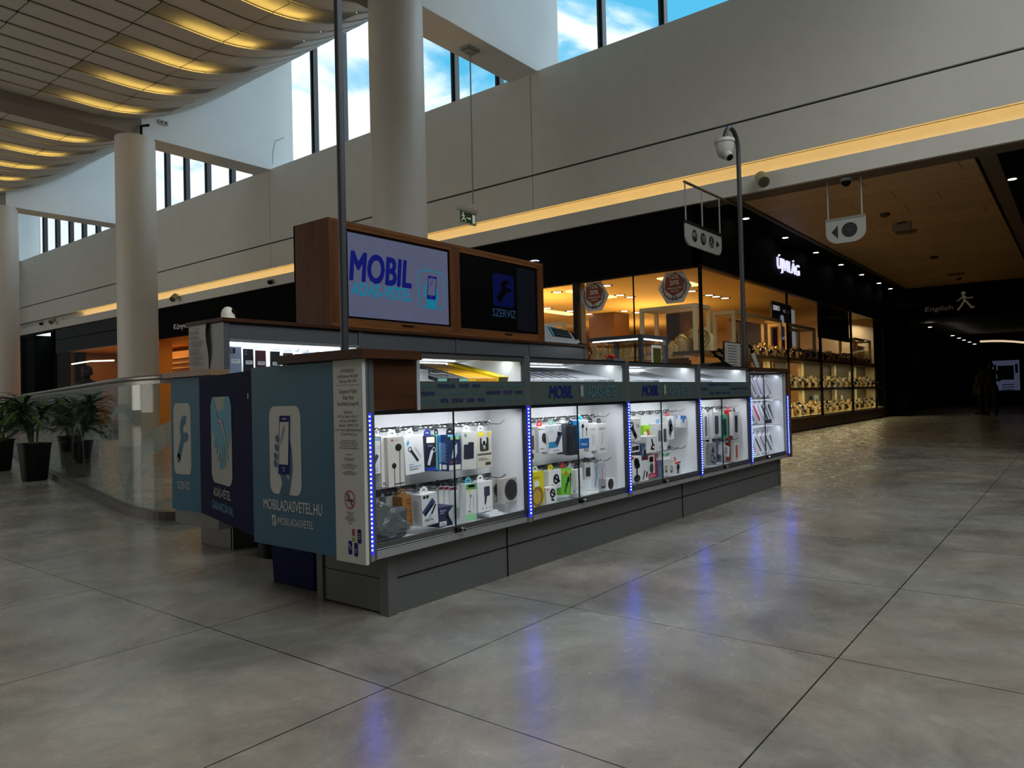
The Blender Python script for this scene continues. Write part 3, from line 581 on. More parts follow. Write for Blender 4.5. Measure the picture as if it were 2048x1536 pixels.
P([(1, .64), (1, .9), (.92, .995), (.72, 1), (.62, .86), (.38, .84), (.30, .74), (.36, .70), (.56, .74), (.68, .60), (.88, .44), (.96, .56)], LB, 2)
F.line(mb, [q(.30, .83), q(.36, .73), q(.58, .72), q(.82, .42)], .014, PW, 4)
for k, (a_, b_) in enumerate(((.22, .47), (.30, .40), (.38, .31), (.46, .22))): F.ell(mb, *q(a_, b_), .032, .019, LB, 3, 14, 1.0)
for x_ in (.50, .61, .70): F.line(mb, [q(x_, .24), q(x_-.06, .44)], .010, PW, 4)
mb.build('handshake_icon', g)
mb = MB(); F.text(mb, 'ADÁS-VÉTEL', .31, .472, .05, PW, w=.36, bold=.02); F.text(mb, 'GARANCIÁVAL', .275, .39, .05, mat('#4f86b0', .5), w=.44, bold=.006); mb.build('words', g)
mb = MB(); F.rect(mb, Lg-.075, 1.04, Lg-.055, 1.07, ALU, 1); mb.build('key_plate', g)
t = thing('counter_unit', 'grey end unit of the rear counter behind the SZERVIZ panel', 'counter', (2.8, 4.9, 0))
MB().box(2.53, 4.45, .20, 3.4, 5.02, 1.203, GREY).build('body', t, bevel=.002); MB().box(2.77, 4.70, 0, 3.5, 5.12, .20, mat('#4c4a47', .45)).box(2.77, 4.69, .0, 2.83, 4.72, .20, ALUD).build('plinth', t, bevel=.002)
MB().box(2.47, 4.42, 1.205, 2.60, 5.05, ZT, mat('#6d5138', .5, h2='#806040', stretch=(6, .6, 6))).build('worktop', label='pale worn wood top strip over the SZERVIZ panel', cat='counter top', bevel=.002)
# ---------- rear tall display
YR = 4.43
t = thing('tall_display_cabinet', 'long grey rear cabinet with lit row of phone cases under the screens', 'cabinet', (4.7, 4.65, 0))
GR2 = mat('#414447', .4, noise=.02, nscale=2)
mb = MB(); mb.box(2.578, YR+.02, 1.246, 2.60, 4.87, 1.56, GR2); mb.box(2.60, 4.85, .2, 7.0, 4.87, 1.56, GR2); mb.box(6.98, YR+.02, .2, 7.0, 4.87, 1.56, GR2); mb.box(2.6, YR+.02, 1.54, 7.0, 4.87, 1.56, GR2); mb.box(3.4, YR+.02, .2, 7.0, 4.87, .9, GR2); mb.build('carcass', t)
for x in (2.576, 3.705, 4.825, 5.93, 6.96): MB().box(x, YR, .2 if x > 3 else 1.247, x+.04, YR+.03, 1.56, GR2).build('post', t, bevel=.002)
for k, (xa, xb) in enumerate(((2.616, 3.705), (3.745, 4.825), (4.865, 5.93), (5.97, 6.96))):
    MB().box(xa+.004, YR+.006, 1.449 if k < 1 else 1.36, xb-.004, YR+.02, 1.545, GR2).build('fascia', t, bevel=.001)
    if k >= 2: MB().box(xa+.004, YR+.004, 1.20, xb-.004, YR+.02, 1.352, mat('#3a3d40', .25, .3)).build('fascia', t)
    MB().box(xa, YR+.0, 1.43 if k < 1 else 1.345, xb, YR+.03, 1.449 if k < 1 else 1.36, ALU).build('rail', t)
mb = MB(); mb.box(2.6, 4.60, .9, 5.9, 4.61, 1.54, INW); mb.box(2.604, YR+.03, .9, 2.61, 4.6, 1.54, INW); mb.box(3.72, YR+.03, .9, 3.73, 4.6, 1.5, INW); mb.build('back_panel', t)
MB().box(2.62, YR+.008, 1.0, 3.2, YR+.012, 1.43, HAZEGLASS).build('glass_door', t); MB().box(3.2, YR+.014, 1.0, 3.7, YR+.018, 1.43, HAZEGLASS).build('glass_door', t)
for xa, w, p in ((3.15, 1.0, 4.5), (4.3, 1.0, 2)): a_ = area('case_led', (xa, YR+.045, 1.44), w, .03, p, (.93, .97, 1), (0, .3, -1)); a_.parent = t; a_.matrix_parent_inverse = pinv(t)
MB().box(2.555, 4.41, 1.56, 7.01, 4.89, 1.586, WOOD).build('worktop', label='long wooden top board of the rear display cabinet', cat='counter top', bevel=.002)
# ---------- screen box
t = thing('screen_box', 'wooden box standing on the rear cabinet holding two screens', 'screen box', (4.8, 4.6, 1.586))
sx0, sx1, sz0, sz1, sy0, sy1 = 3.43, 6.19, 1.588, 2.405, YR-.005, 4.86
mb = MB(); mb.box(sx0, sy0, sz0, sx0+.03, sy1, sz1, WOODV); mb.box(sx1-.03, sy0, sz0, sx1, sy1, sz1, WOODV); mb.box(sx0, sy1-.02, sz0, sx1, sy1, sz1, WOODV); mb.build('side_board', t, bevel=.002)
mb = MB(); mb.box(sx0+.03, sy0+.001, sz1-.03, sx1-.03, sy1-.02, sz1, WOODF); mb.box(sx0+.03, sy0+.001, sz0, sx1-.03, sy1-.02, sz0+.02, WOODF); mb.build('top_board', t)
Z0, Z1 = 1.655, 2.345; A0, A1, B0, B1 = 3.605, 4.765, 4.895, 6.09
mb = MB(); mb.box(sx0+.03, sy0+.003, Z0-.05+.0, sx0+.17, sy0+.03, sz1-.03, WOODV); mb.box(A1, sy0+.003, sz0+.02, B0, sy0+.03, sz1-.03, WOODV); mb.box(B1, sy0+.003, sz0+.02, sx1-.03, sy0+.03, sz1-.03, WOODV)
mb.box(sx0+.03, sy0+.004, sz0+.02, sx1-.03, sy0+.03, Z0, WOODF); mb.box(sx0+.17, sy0+.004, Z1, sx1-.03, sy0+.03, sz1-.03, WOODF); mb.build('front_frame', t, bevel=.002)
GL = mat('#040405', .4, spec=.08)
s1 = thing('screen', 'grey lit screen showing MOBIL and a phone in hand', 'screen', (4.18, YR+.02, 1.66))
MB().box(A0, YR+.012, Z0, A1, YR+.05, Z1, GL).build('bezel', s1); F = Fr((0, YR+.011, 0), (1, 0, 0), (0, 0, 1), .001)
SG = mat('#43465a', .5, spec=.08, emit=.9, noise=.12, nscale=1.6); SN = mat('#0a1058', .5, spec=.05, emit=.7); ST = mat('#0d5f78', .5, spec=.05, emit=.9)
mb = MB(); F.rect(mb, A0+.018, Z0+.018, A1-.018, Z1-.018, SG, 1); mb.build('picture', s1)
mb = MB(); F.text(mb, 'MOBIL', A0+.035, 1.96, .225, SN, 2, w=.65, bold=.045, shear=.14); F.text(mb, 'ADÁS-VÉTEL', A0+.045, 1.845, .10, ST, 2, w=.64, bold=.03, shear=.10)
F.rrect(mb, 4.37, 1.80, 4.70, 2.135, .07, ST, 2); F.rrect(mb, 4.38, 1.81, 4.69, 2.125, .065, SG, 3)
F2 = Fr((0, YR+.0075, 0), (1, 0, 0), (0, 0, 1), .001); icon_phone_hand(F2, mb, 4.38, 1.812, 4.69, 2.12, SG, SN, ST, SG, solid=False); mb.build('logo', s1)
s2 = thing('screen', 'nearly black screen with a dim blue wrench and word SZERVIZ', 'screen', (5.5, YR+.02, 1.66))
MB().box(B0, YR+.012, Z0, B1, YR+.05, Z1, GL).build('bezel', s2)
D1 = mat('#020203', .4, emit=.3, spec=.04); D2 = mat('#060b34', .4, emit=.5, spec=.04); D3 = mat('#1b2f46', .3, emit=.5)
mb = MB(); F.rect(mb, B0+.018, Z0+.018, B1-.018, Z1-.018, D1, 1); F.rect(mb, 5.75, Z0+.03, B1-.03, Z1-.03, mat('#0c0d13', .4, emit=.5, spec=.04), 2); mb.build('picture', s2)
mb = MB(); icon_wrench(F, mb, 5.37, 1.90, 5.70, 2.22, D2, D1, 3, .1); F.text(mb, 'SZERVIZ', 5.36, 1.80, .075, D3, 4, w=.36, bold=.025); mb.build('logo', s2)
mb = MB(); mb.box(4.17, YR-.012, 1.630, 4.30, YR-.004, 1.637, BLK); mb.build('handle_slot', t)
mb = MB(); mb.box(5.53, YR-.012, 1.630, 5.64, YR-.004, 1.637, BLK); mb.build('handle_slot', t)
# dome camera, paper, projector-like device, cables
t = thing('dome_camera', 'small white dome camera on the rear cabinet top', 'camera', (2.708, 4.6, 1.587)); k_ = .9
PWH = mat('#d8d2c4', .35); MB().lathe([(.055, 0), (.058, .008), (.052, .02), (.04, .022)], PWH, (0, 0, 0)).build('base', t, local=True, smooth=True)
MB().lathe([(.046, .02), (.045, .05), (.038, .075), (.022, .092), (.004, .098)], PWH).build('dome', t, local=True, smooth=True)
MB().cyl((.018, -.030, .062), (.026, -.042, .064), .019, BLK, n=16).build('lens', t, local=True, smooth=True)
mb = MB(); PAP = mat('#a8a69f', .8)
def pap(u, v): z = 1.575-.325*v; y = 4.862-.245*u - .03*v*(1-u)*0 + .012*math.sin(v*7)*(u-.3); return (2.572-.006-.008*math.sin(v*PI*1.2+.4)*(u+.2), y, z)
mb.grid(pap, 6, 16, PAP); pp = mb.build('paper_notice', label='long white printed paper taped to the side of the rear cabinet', cat='notice', solid=.0005, fix=False)
F = Fr((2.553, 4.862, 0), (0, -1, 0), (0, 0, 1), .001); mb = MB(); R.seed(4)
F.text(mb, 'Tájékoztató', .12, 1.53, .009, mat('#2b2b2e', .7), w=.09, align='c')
for k in range(27):
    if k in (3, 7, 13, 19): continue
    w = R.uniform(.11, .19); F.rect(mb, .03, 1.515-k*.0088, .03+w, 1.5175-k*.0088, mat('#55555a', .7))
mb.build('printed_lines', pp, local=False)
t = thing('laminator', 'grey desktop machine with an open slotted top on the rear cabinet', 'machine', (6.55, 4.55, 1.587))
LG = mat('#8f9395', .35); mb = MB()
mb.loft([[(6.24, y, 1.59), (6.86, y, 1.59), (6.94, y, 1.62), (6.80, y+0*.02, 1.70 if 1 else 1), (6.36, y, 1.775), (6.24, y, 1.775)] for y in (4.46, 4.80)], LG); mb.build('body', t, bevel=.008)
mb = MB(); Fm = Fr((0, 4.455, 0), (1, 0, 0), (0, 0, 1), .002); Fm.poly(mb, [(6.30, 1.755), (6.66, 1.735), (6.76, 1.655), (6.40, 1.66)], BLK, 1)
for k in range(3): Fm.line(mb, [(6.37+.03*k, 1.74-.028*k), (6.67+.03*k, 1.725-.026*k)], .008, mat('#4a5456', .4), 2)
Fm.poly(mb, [(6.29, 1.76), (6.33, 1.757), (6.42, 1.665), (6.385, 1.665)], TEAL, 2); mb.build('slot_panel', t)
mb = MB(); Fm.poly(mb, [(6.72, 1.73), (6.76, 1.73), (6.87, 1.645), (6.83, 1.64)], BLK, 1); mb.build('side_panel', t)
mb = MB()
for k in range(2): mb.tube([(6.9+.02*k, 4.44, 1.60), (7.0+.04*k, 4.42, 1.585), (7.05+.02*k, 4.40, 1.50), (7.0-.03*k, 4.41, 1.38), (6.93-.1*k, 4.40, 1.25)], .006, BLK)
mb.build('cables', label='two thin black cables hanging off the rear cabinet end', cat='cable')
# kiosk poles
def pole_thing(x, y, top, lb):
    t = thing('camera_pole', lb, 'pole', (x, y, ZT+.004), group='grey poles rising from the kiosk')
    MB().cyl((x, y, ZT+.004), (x, y, ZT+.016), .05, DARK, n=20).build('foot_plate', t); return t
PD = mat('#34363a', .35, .3)
t = pole_thing(2.40, 2.98, 6, 'thick dark pole in front of the screen box, running out of the photo')
mb = MB(); mb.tube([(2.40, 2.98, ZT+.01), (2.40, 2.98, 4.2), (2.38, 2.98, 4.32), (2.32, 2.98, 4.4), (2.24, 2.98, 4.4)], .0205, PD, 16); mb.build('pole', t, smooth=True)
px_, py_ = 7.87, 2.93
t = pole_thing(px_, py_, 4, 'dark pole with a swan neck carrying a camera at the far kiosk end')
mb = MB(); pts = [(px_, py_, ZT+.01), (px_, py_, 3.62)] + [(px_-.19+.19*math.cos(a), py_, 3.68+.2*math.sin(a)) for a in [PI*k/9 for k in range(0, 9)]] + [(px_-.38, py_, 3.70)]
mb.tube(pts, .025, mat('#3c3e3e', .35, .3), 16); mb.build('pole', t, smooth=True)
c0 = (px_-.39, py_, 3.70); CW = mat('#b9b9b4', .4)
t = thing('security_camera', 'pale dome security camera hanging from the swan neck pole', 'camera', (c0[0], c0[1], 3.45))
MB().lathe([(.03, 3.71), (.105, 3.70), (.108, 3.665), (.10, 3.66)], CW, (c0[0], c0[1], 0)).build('mount', t, smooth=True)
MB().lathe([(.098, 3.66), (.088, 3.58), (.07, 3.53), (.03, 3.50)], CW, (c0[0], c0[1], 0)).build('housing', t, smooth=True)
mb = MB(); mb.cyl((c0[0]-.01, c0[1]-.01, 3.56), (c0[0]-.045, c0[1]-.07, 3.485), .05, CW, r1=.044, n=18); ey = mb.build('eyeball', t, smooth=True)
MB().cyl((c0[0]-.044, c0[1]-.069, 3.486), (c0[0]-.047, c0[1]-.073, 3.481), .034, BLK, n=18).build('lens', ey, smooth=True, local=False)
# bins
t = thing('waste_bin', 'tall blue bin under the counter behind the light blue panel', 'bin', (2.55, 3.4, 0)); NB = mat('#0b0d40', .6, spec=.1)
mb = MB(); mb.loft([[(x, y, z) for x, y in ((2.40-e, 3.27-e), (2.62+e, 3.27-e), (2.62+e, 3.65+e), (2.40-e, 3.65+e))] for z, e in ((.0, 0), (.22, .008), (.22, .02), (.62, .04))], NB); mb.build('bin_body', t, bevel=.006); mb = MB(); mb.box(2.36, 3.23, .62, 2.66, 3.69, .66, NB); mb.build('lid', t, bevel=.006)
t = thing('waste_bin', 'round bin, black below and red above, in the kiosk entrance', 'bin', (2.85, 4.3, 0))
MB().lathe([(.15, 0), (.155, .15), (.16, .15)], BLK, (2.87, 4.26, 0)).build('lower_band', t, smooth=True); MB().lathe([(.158, .15), (.165, .45), (.16, .46)], mat('#4a1014', .4), (2.87, 4.26, 0)).build('upper_band', t, smooth=True)
# ================= jeweller's shop on the corner
FX, FY = 12.67, 5.5
CREAM = mat('#d8c69a', .5, noise=.04); CREAMW = mat('#e0cfa0', .5); BRW = mat('#6a4020', .5, h2='#7d5230', stretch=(3, 3, .5)); SHB = mat('#3a2c1c', .5)
mb = MB(); mb.box(FX, FY, 3.36, FX+.14, 16.6, 4.5, BLACK); mb.box(FX, FY, 3.36, 28.6, FY+.14, 4.5, BLACK)
mb.box(FX-.01, FY-.01, 3.34, 28.4, FY+.1, 3.375, mat('#4a3522', .4)); mb.box(FX-.01, FY, 3.34, FX+.1, 16.6, 3.375, BLACK2)
mb.box(28.3, FY, 0, 29.25, FY+.6, 4.6, BLACK); mb.box(FX, 16.4, 0, FX+.3, 16.7, 3.4, BLACK); mb.build('wall_shop', kind='structure')
mb = MB(); mb.box(FX+.14, FY+.14, 3.5, 28.4, 16.6, 3.56, mat('#d6bd8a', .7)); mb.build('ceiling', kind='structure')
mb = MB(); mb.box(28.2, FY+.3, 0, 28.3, 16.6, 3.5, CREAM); mb.box(FX+.3, 16.4, 0, 28.3, 16.5, 3.5, mat('#a8743a', .6)); mb.build('wall_shop_inner', kind='structure')
mb = MB(); mb.box(20.9, 8.2, 0, 24.5, 8.3, 3.2, BRW); mb.build('wall_shop_wood', kind='structure'); mb = MB(); mb.box(19.0, 11, 0, 19.9, 11.9, 3.5, mat('#5a3a1c', .5)); mb.build('wall_shop_pier', kind='structure')
# glazing
gx = [FX+.02, 14.9, 17.7, 20.42, 23.72, 26.9, 28.25]; 
mb = MB(); k = 0
mb = MB(); mb.box(FX+.02, FY+.02, .30, 28.25, FY+.03, 3.36, SHOPGLASS); mb.build('window_5', kind='structure')
mb = MB(); mb.box(FX+.02, FY+.02, .30, FX+.03, 16.4, 3.36, SHOPGLASS); mb.build('window_6', kind='structure')
mb = MB()
for x in gx[1:]: mb.box(x-.012 if x < 20 else x-.05, FY+.0, .3, x+.012 if x < 20 else x+.05, FY+.05, 3.36, BLACK2)
for y in (6.9, 11.2, 13.5): mb.box(FX, y-.006, .3, FX+.04, y+.006, 3.36, BLACK2)
mb.box(FX-.02, FY-.02, .3, FX+.035, FY+.035, 3.36, BLACK2); mb.box(FX-.02, 8.2, 0, FX+.12, 8.3, 3.36, DARK); mb.box(FX+.12, 8.2, 0, FX+.3, 8.3, 3.36, mat('#7b7361', .5)); mb.build('trim_5', kind='structure')
mb = MB(); mb.box(FX, FY-.02, 0.02, 28.3, FY+.5, .32, mat('#3a2414', .45, h2='#5c3b22', stretch=(.6, 1, 8))); mb.box(FX, FY, 0.02, FX+.5, 16.4, .32, mat('#3a2414', .45)); mb.build('baseboard_shop', kind='structure')
mb = MB(); Fz = Fr((0, FY-.021, 0), (1, 0, 0), (0, 0, 1), .002)
u = 21.0
for w in ('SEIKO', 'DOXA', 'Citizen', 'Lorus'): u += Fz.text(mb, w, u, .14, .10, mat('#0d0d0d', .5), bold=.02)+.25
mb.build('window_lettering', label='row of dark brand words along the base board under the shop window', cat='lettering')
# shelves in the window
def shelf_thing(name, lb, fn, cat='shelf'): mb = MB(); fn(mb); return mb.build(name, label=lb, cat=cat)
shelf_thing('window_shelf', 'upper window shelf of the jeweller on the corridor side', lambda m: m.box(FX+.06, FY+.06, 1.74, 28.2, FY+.62, 1.80, SHB).box(FX+.06, FY+.058, 1.735, 28.2, FY+.064, 1.805, mat('#9a7a4a', .5)))
shelf_thing('window_shelf', 'middle window shelf of the jeweller on the corridor side', lambda m: m.box(FX+.06, FY+.06, 1.01, 28.2, FY+.62, 1.065, SHB).box(FX+.06, FY+.058, 1.005, 28.2, FY+.064, 1.07, mat('#9a7a4a', .5)))
shelf_thing('window_shelf', 'lowest display board of the jeweller window at base level', lambda m: m.box(FX+.06, FY+.06, .33, 28.2, FY+.62, .36, CREAMW))
shelf_thing('window_shelf', 'window shelf of the jeweller on the atrium side, behind the kiosk', lambda m: m.box(FX+.06, FY+.65, 1.70, FX+.62, 16.2, 1.76, mat('#a89468', .5)).box(FX+.06, FY+.65, .33, FX+.62, 16.2, .36, CREAMW))
mb = MB()
for x in [15.0, 17.7, 20.4, 23.7, 26.2]: mb.box(x-.1, FY+.5, .36, x+.1, FY+.6, 1.74, CREAMW)
mb.build('shelf_upright', label='cream uprights behind the lower tiers of the jeweller window', cat='upright', kind='stuff')
mb = MB(); mb.box(20.9, FY+.62, .37, 28.15, FY+.65, 1.74, mat('#5a4e34', .6)); mb.box(26.9, FY+.62, 1.74, 28.15, FY+.65, 2.5, mat('#d8c9b0', .6)); mb.build('display_backing', label='cream backing board behind the lower tiers at the far window end', cat='backing board')
for z, p, x0_, x1_ in ((1.72, 60, 13.2, 28), (.99, 75, 13.2, 28)): 
    a_ = area('shelf_led', ((x0_+x1_)/2, FY+.12, z), x1_-x0_, .04, p, (1, .84, .46), (0, .12, -1))
area('shelf_led', (FX+.12, 11, 1.69), .04, 10, 26, (1, .72, .3), (.4, 0, -1)); area('shelf_led', (27.5, 6.4, 3.3), 1, .3, 22, (1, .82, .62), (0, .2, -1))
# cream display frames
def frame_box(x0, y0, x1, y1, z0, z1, lb, w=.07, m=None):
    m = m or mat('#e6d09a', .5); mb = MB()
    for x in (x0, x1-w):
        for y in (y0, y1-w): mb.box(x, y, z0, x+w, y+w, z1, m)
    for x in (x0, x1-w): mb.box(x, y0+w, z1-w, x+w, y1-w, z1, m)
    for y in (y0, y1-w): mb.box(x0+w, y, z1-w, x1-w, y+w, z1, m)
    return mb.build('open_frame', label=lb, cat='display frame', group='cream open frames standing in the shop window')
frame_box(13.0, 8.75, 13.6, 10.9, 1.76, 2.62, 'cream open frame in the left shop window under the left hexagon')
frame_box(13.0, 5.75, 13.7, 6.95, 1.80, 2.72, 'cream open frame behind the shop window corner under the right hexagon')
frame_box(14.6, 5.62, 17.6, 6.1, 1.80, 2.70, 'cream open frame right of the thin kiosk camera pole')
frame_box(18.0, 5.62, 20.35, 6.1, 1.80, 2.66, 'cream open frame beside the tall watch poster')
frame_box(24.6, 5.62, 26.8, 6.1, 1.80, 2.62, 'cream open frame in the far bright end of the shop window')
# jewellery busts
CB = mat('#dcc48c', .55); GOLD = mat('#e0a83a', .25, .9)
def bust():
    mb = MB(); rings = []
    for z, rx, ry in ((0, .085, .05), (.05, .095, .052), (.13, .11, .05), (.17, .085, .045), (.19, .045, .038), (.235, .035, .032), (.24, .038, .035)):
        rings.append([(rx*math.cos(2*PI*k/16), ry*math.sin(2*PI*k/16)+.03*(1-z/.24), z) for k in range(16)])
    mb.loft(rings, CB); t = thing('necklace_bust', 'x', 'jewellery bust', (0, 0, 0)); mb.build('bust', t, local=True, smooth=True)
    mb = MB()
    for s_ in (.05, .075, .1): mb.tube([(s_*.9*math.sin(a), -.065+.03*abs(math.sin(a)), .215-s_*(1+math.cos(a))*.9) for a in [PI*(-1+k/8) for k in range(17)]], .004, GOLD, 5)
    mb.build('necklace', t, local=True); return t
b0 = bust(); bspots = []
for k, (px, py, x, s_) in enumerate(((1365, 712, 13.12, 1.5), (1388, 709, 13.3, 1.9), (1410, 712, 13.14, 1.9), (1255, 719, 12.95, 1.3), (1233, 720, 12.95, 1.3), (1211, 722, 12.95, 1.3), (1190, 724, 12.95, 1.2), (1345, 716, 13.0, 1.1), (1270, 719, 13.1, 1.2), (1222, 721, 13.2, 1.2))):
    p = on_x(px, py, x); q = (p.x, p.y, 1.762 if p.y > 6.2 else 1.802)
    lb = ['cream necklace bust left of the front window corner', 'taller cream necklace bust in the window corner, middle of three', 'cream necklace bust nearest the window corner edge'][k] if k < 3 else 'cream bust with gold necklaces in the atrium side window of the jeweller'
    o = b0 if k == 0 else dup(b0, group=None)
    o.location = q; o.rotation_euler = (0, 0, -PI/2+R.uniform(-.3, .3)); o.scale = (s_, s_, s_); o['label'] = lb; o['group'] = 'necklace busts in the shop window'
# watches on cuffs
def watch(col, face):
    mb = MB(); n = 14
    for k in range(n-2):
        a0 = -PI/2+2*PI*(k+1)/n; a1 = -PI/2+2*PI*(k+2)/n
        P_ = lambda a, y, r: (y, r*math.cos(a)*.9, .045+r*math.sin(a)*1.2)
        mb.add([P_(a0, -.012, .034), P_(a0, .012, .034), P_(a1, .012, .034), P_(a1, -.012, .034), P_(a0, -.012, .030), P_(a0, .012, .030), P_(a1, .012, .030), P_(a1, -.012, .030)], [(0, 1, 2, 3), (4, 7, 6, 5), (0, 3, 7, 4), (1, 5, 6, 2)], mat(col, .3, .8))
    mb.cyl((0, -.034, .05), (0, -.046, .055), .024, mat(col, .25, .9), n=14); mb.cyl((0, -.046, .055), (0, -.047, .055), .019, mat(face, .3), n=14)
    mb.box(-.02, -.02, 0, .02, .03, .012, CREAMW); mb.box(-.014, -.012, .01, .014, .02, .075, CREAMW)
    return mb.build('wristwatch')
W0 = [watch('#c9a050', '#e8e0c8'), watch('#b8bcc0', '#20283a'), watch('#2a2420', '#c8c8c0'), watch('#d8b88a', '#f0ead8'), watch('#8a9098', '#0d0d10')]
tiers = [(1.802, 14.9, 26.5, 'upper', 62), (1.067, 15.5, 27.9, 'middle', 60), (.362, 15.5, 27.9, 'lowest', 54)]
used = set()
for z, xa, xb, nm, n in tiers:
    for k in range(n):
        i = R.randrange(5); x = xa+(xb-xa)*(k+.5)/n+R.uniform(-.04, .04); row = k % 3
        o = W0[i] if i not in used else W0[i].copy()
        if i in used: COL.objects.link(o)
        used.add(i); s_ = R.uniform(1.9, 2.7); o.scale = (s_, s_, s_); o.location = (x, FY+.17+.14*row, z+.07*row); o.rotation_euler = (0, 0, R.uniform(-.5, .2))
        tag(o, 'small wristwatch on a stand, %s tier of the jeweller window' % nm, 'watch', 'watches on the %s tier' % nm)
for z, nm in ((1.802, 'upper'), (1.067, 'middle'), (.362, 'lowest')):
    mb = MB(); mb.box(14.8, FY+.24, z, 27.95, FY+.38, z+.068, mat('#c8b078', .5)).box(14.8, FY+.38, z, 27.95, FY+.5, z+.138, mat('#c8b078', .5)); mb.build('display_step', label='cream stepped riser under the watches on the %s tier' % nm, cat='display step')
# boxes and cards on tiers
for k, (x, z, w, h, c, lb) in enumerate(((16.2, .362, .35, .42, '#c9b23a', 'yellow picture card on the lowest tier of the jeweller window'), (17.3, .362, .45, .45, '#d4ac8c', 'pink display box with round pictures on the lowest tier'), (21.6, .362, .4, .5, '#8fa3a8', 'pale blue card standing on the lowest tier behind the second mullion'), (24.4, .362, .16, .45, '#d8d0c0', 'white slanted stand on the lowest tier far end'), (22.6, 1.067, .3, .3, '#d0cabc', 'small framed white card on the middle tier'), (25.5, 1.067, .14, .5, '#e4ddc8', 'white bottle shaped stand on the middle tier'), (18.6, 1.802, .2, .75, '#a02818', 'slim red upright card on the upper tier'), (15.6, 1.802, .5, .75, '#bfb59c', 'white framed card on the upper tier beside the camera pole'), (19.0, 1.802, .5, .5, '#8a4a20', 'brown framed picture on the upper tier'), (16.8, 1.067, .5, .62, '#6a4630', 'brown poster on the middle tier near the kiosk end'), (18.6, 1.067, .9, .66, '#3a2a1e', 'large dark portrait poster on the middle tier'))):
    mb = MB(); mb.box(x-w/2, FY+.5, z, x+w/2, FY+.53, z+h, mat(c, .6)); Fq = Fr((0, FY+.5, 0), (1, 0, 0), (0, 0, 1), .002); Fq.ell(mb, x, z+h*.6, w*.22, h*.18, mat('#2a2018', .6)); Fq.rect(mb, x-w*.35, z+h*.15, x+w*.35, z+h*.28, mat('#3a3028', .6))
    mb.build('display_card', label=lb, cat='card')
# posters and far dark panel
mb = MB(); mb.box(20.48, FY+.06, 2.42, 23.66, FY+.1, 3.33, mat('#0f0b0a', .3, h2='#2a1c16', noise=0, nscale=2.5)); mb.build('dark_poster', label='dark brown wide poster across the second bay of the jeweller window', cat='poster')
t = thing('watch_poster', 'tall navy poster of a steel watch in the jeweller window', 'poster', (19.6, FY+.7, 1.8))
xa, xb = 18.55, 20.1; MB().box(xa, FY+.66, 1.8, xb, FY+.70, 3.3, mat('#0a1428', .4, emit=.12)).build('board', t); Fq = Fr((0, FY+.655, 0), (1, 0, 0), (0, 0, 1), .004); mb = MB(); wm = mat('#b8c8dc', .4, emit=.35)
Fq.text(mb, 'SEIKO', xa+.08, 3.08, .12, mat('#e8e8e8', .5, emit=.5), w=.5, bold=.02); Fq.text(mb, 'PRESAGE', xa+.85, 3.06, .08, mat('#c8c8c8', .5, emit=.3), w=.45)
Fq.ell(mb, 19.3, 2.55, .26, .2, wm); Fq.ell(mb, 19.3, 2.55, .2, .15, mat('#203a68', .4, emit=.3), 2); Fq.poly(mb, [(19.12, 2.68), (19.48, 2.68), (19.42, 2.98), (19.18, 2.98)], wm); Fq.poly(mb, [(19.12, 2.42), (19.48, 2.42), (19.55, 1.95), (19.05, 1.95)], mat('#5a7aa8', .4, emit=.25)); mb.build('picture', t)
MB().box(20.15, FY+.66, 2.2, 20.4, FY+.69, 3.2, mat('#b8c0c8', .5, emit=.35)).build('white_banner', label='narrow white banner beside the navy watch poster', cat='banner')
t = thing('portrait_poster', 'poster of a person in white seen through the shop window corner', 'poster', (14.6, 6.4, 1.8))
pa = on_x(1333, 640, 14.2); pb = on_x(1392, 640, 14.2); MB().box(14.2, pb.y, 1.75, 14.25, pa.y, 2.72, mat('#6a4a2a', .6)).build('board', t)
Fq = Fr((14.19, pa.y, 0), (0, -1, 0), (0, 0, 1), .004); w_ = pa.y-pb.y; mb = MB(); Fq.rect(mb, 0, 1.75, w_*.45, 2.70, mat('#15120f', .6)); Fq.poly(mb, [(w_*.1, 1.75), (w_*.3, 1.95), (w_*.5, 1.75)], mat('#c8ccd8', .6), 2); Fq.ell(mb, w_*.72, 2.36, .10, .16, mat('#8a5a30', .6), 2); Fq.ell(mb, w_*.72, 2.16, .07, .10, mat('#a87850', .6), 1); Fq.poly(mb, [(w_*.55, 1.75), (w_*.65, 2.05), (w_*.78, 1.98), (w_*.95, 1.75)], mat('#c8ccd8', .6), 2); mb.build('picture', t)
# shop ceiling lights
dw = None
spots = [(1114, 584), (1095, 616), (1140, 622), (1178, 628), (1213, 571), (1260, 594), (1240, 590), (1215, 633), (1249, 622), (1383, 582), (1418, 590), (1432, 593), (1450, 596), (1273, 625)]
for k, (px, py) in enumerate(spots):
    p = on_z(px, py, 3.5)
    if p.x > 27.5 or p.y > 16.2: continue
    if dw is None:
        dw = downlight(p, .11, 6, '#fff0d0', 'warm round ceiling downlight inside the jeweller', 'shop ceiling downlights')
    else: dup(dw, p, label='warm round ceiling downlight inside the jeweller')
for k, (x, y, sx, sy) in enumerate(((15.2, 9.4, 1.8, .35), (17.5, 12.2, 2.2, .35), (15.0, 7.0, 1.6, .3))):
    t = thing('ceiling_panel', ['warm rectangular light recess in the shop ceiling, nearest the left hexagon', 'warm rectangular light recess deeper in the shop ceiling', 'warm light recess in the shop ceiling near the window corner'][k], 'light panel', (x, y, 3.5))
    MB().box(x-sx/2, y-sy/2, 3.47, x+sx/2, y+sy/2, 3.5, mat('#ffe0a0', .5, emit=1.3)).build('diffuser', t)
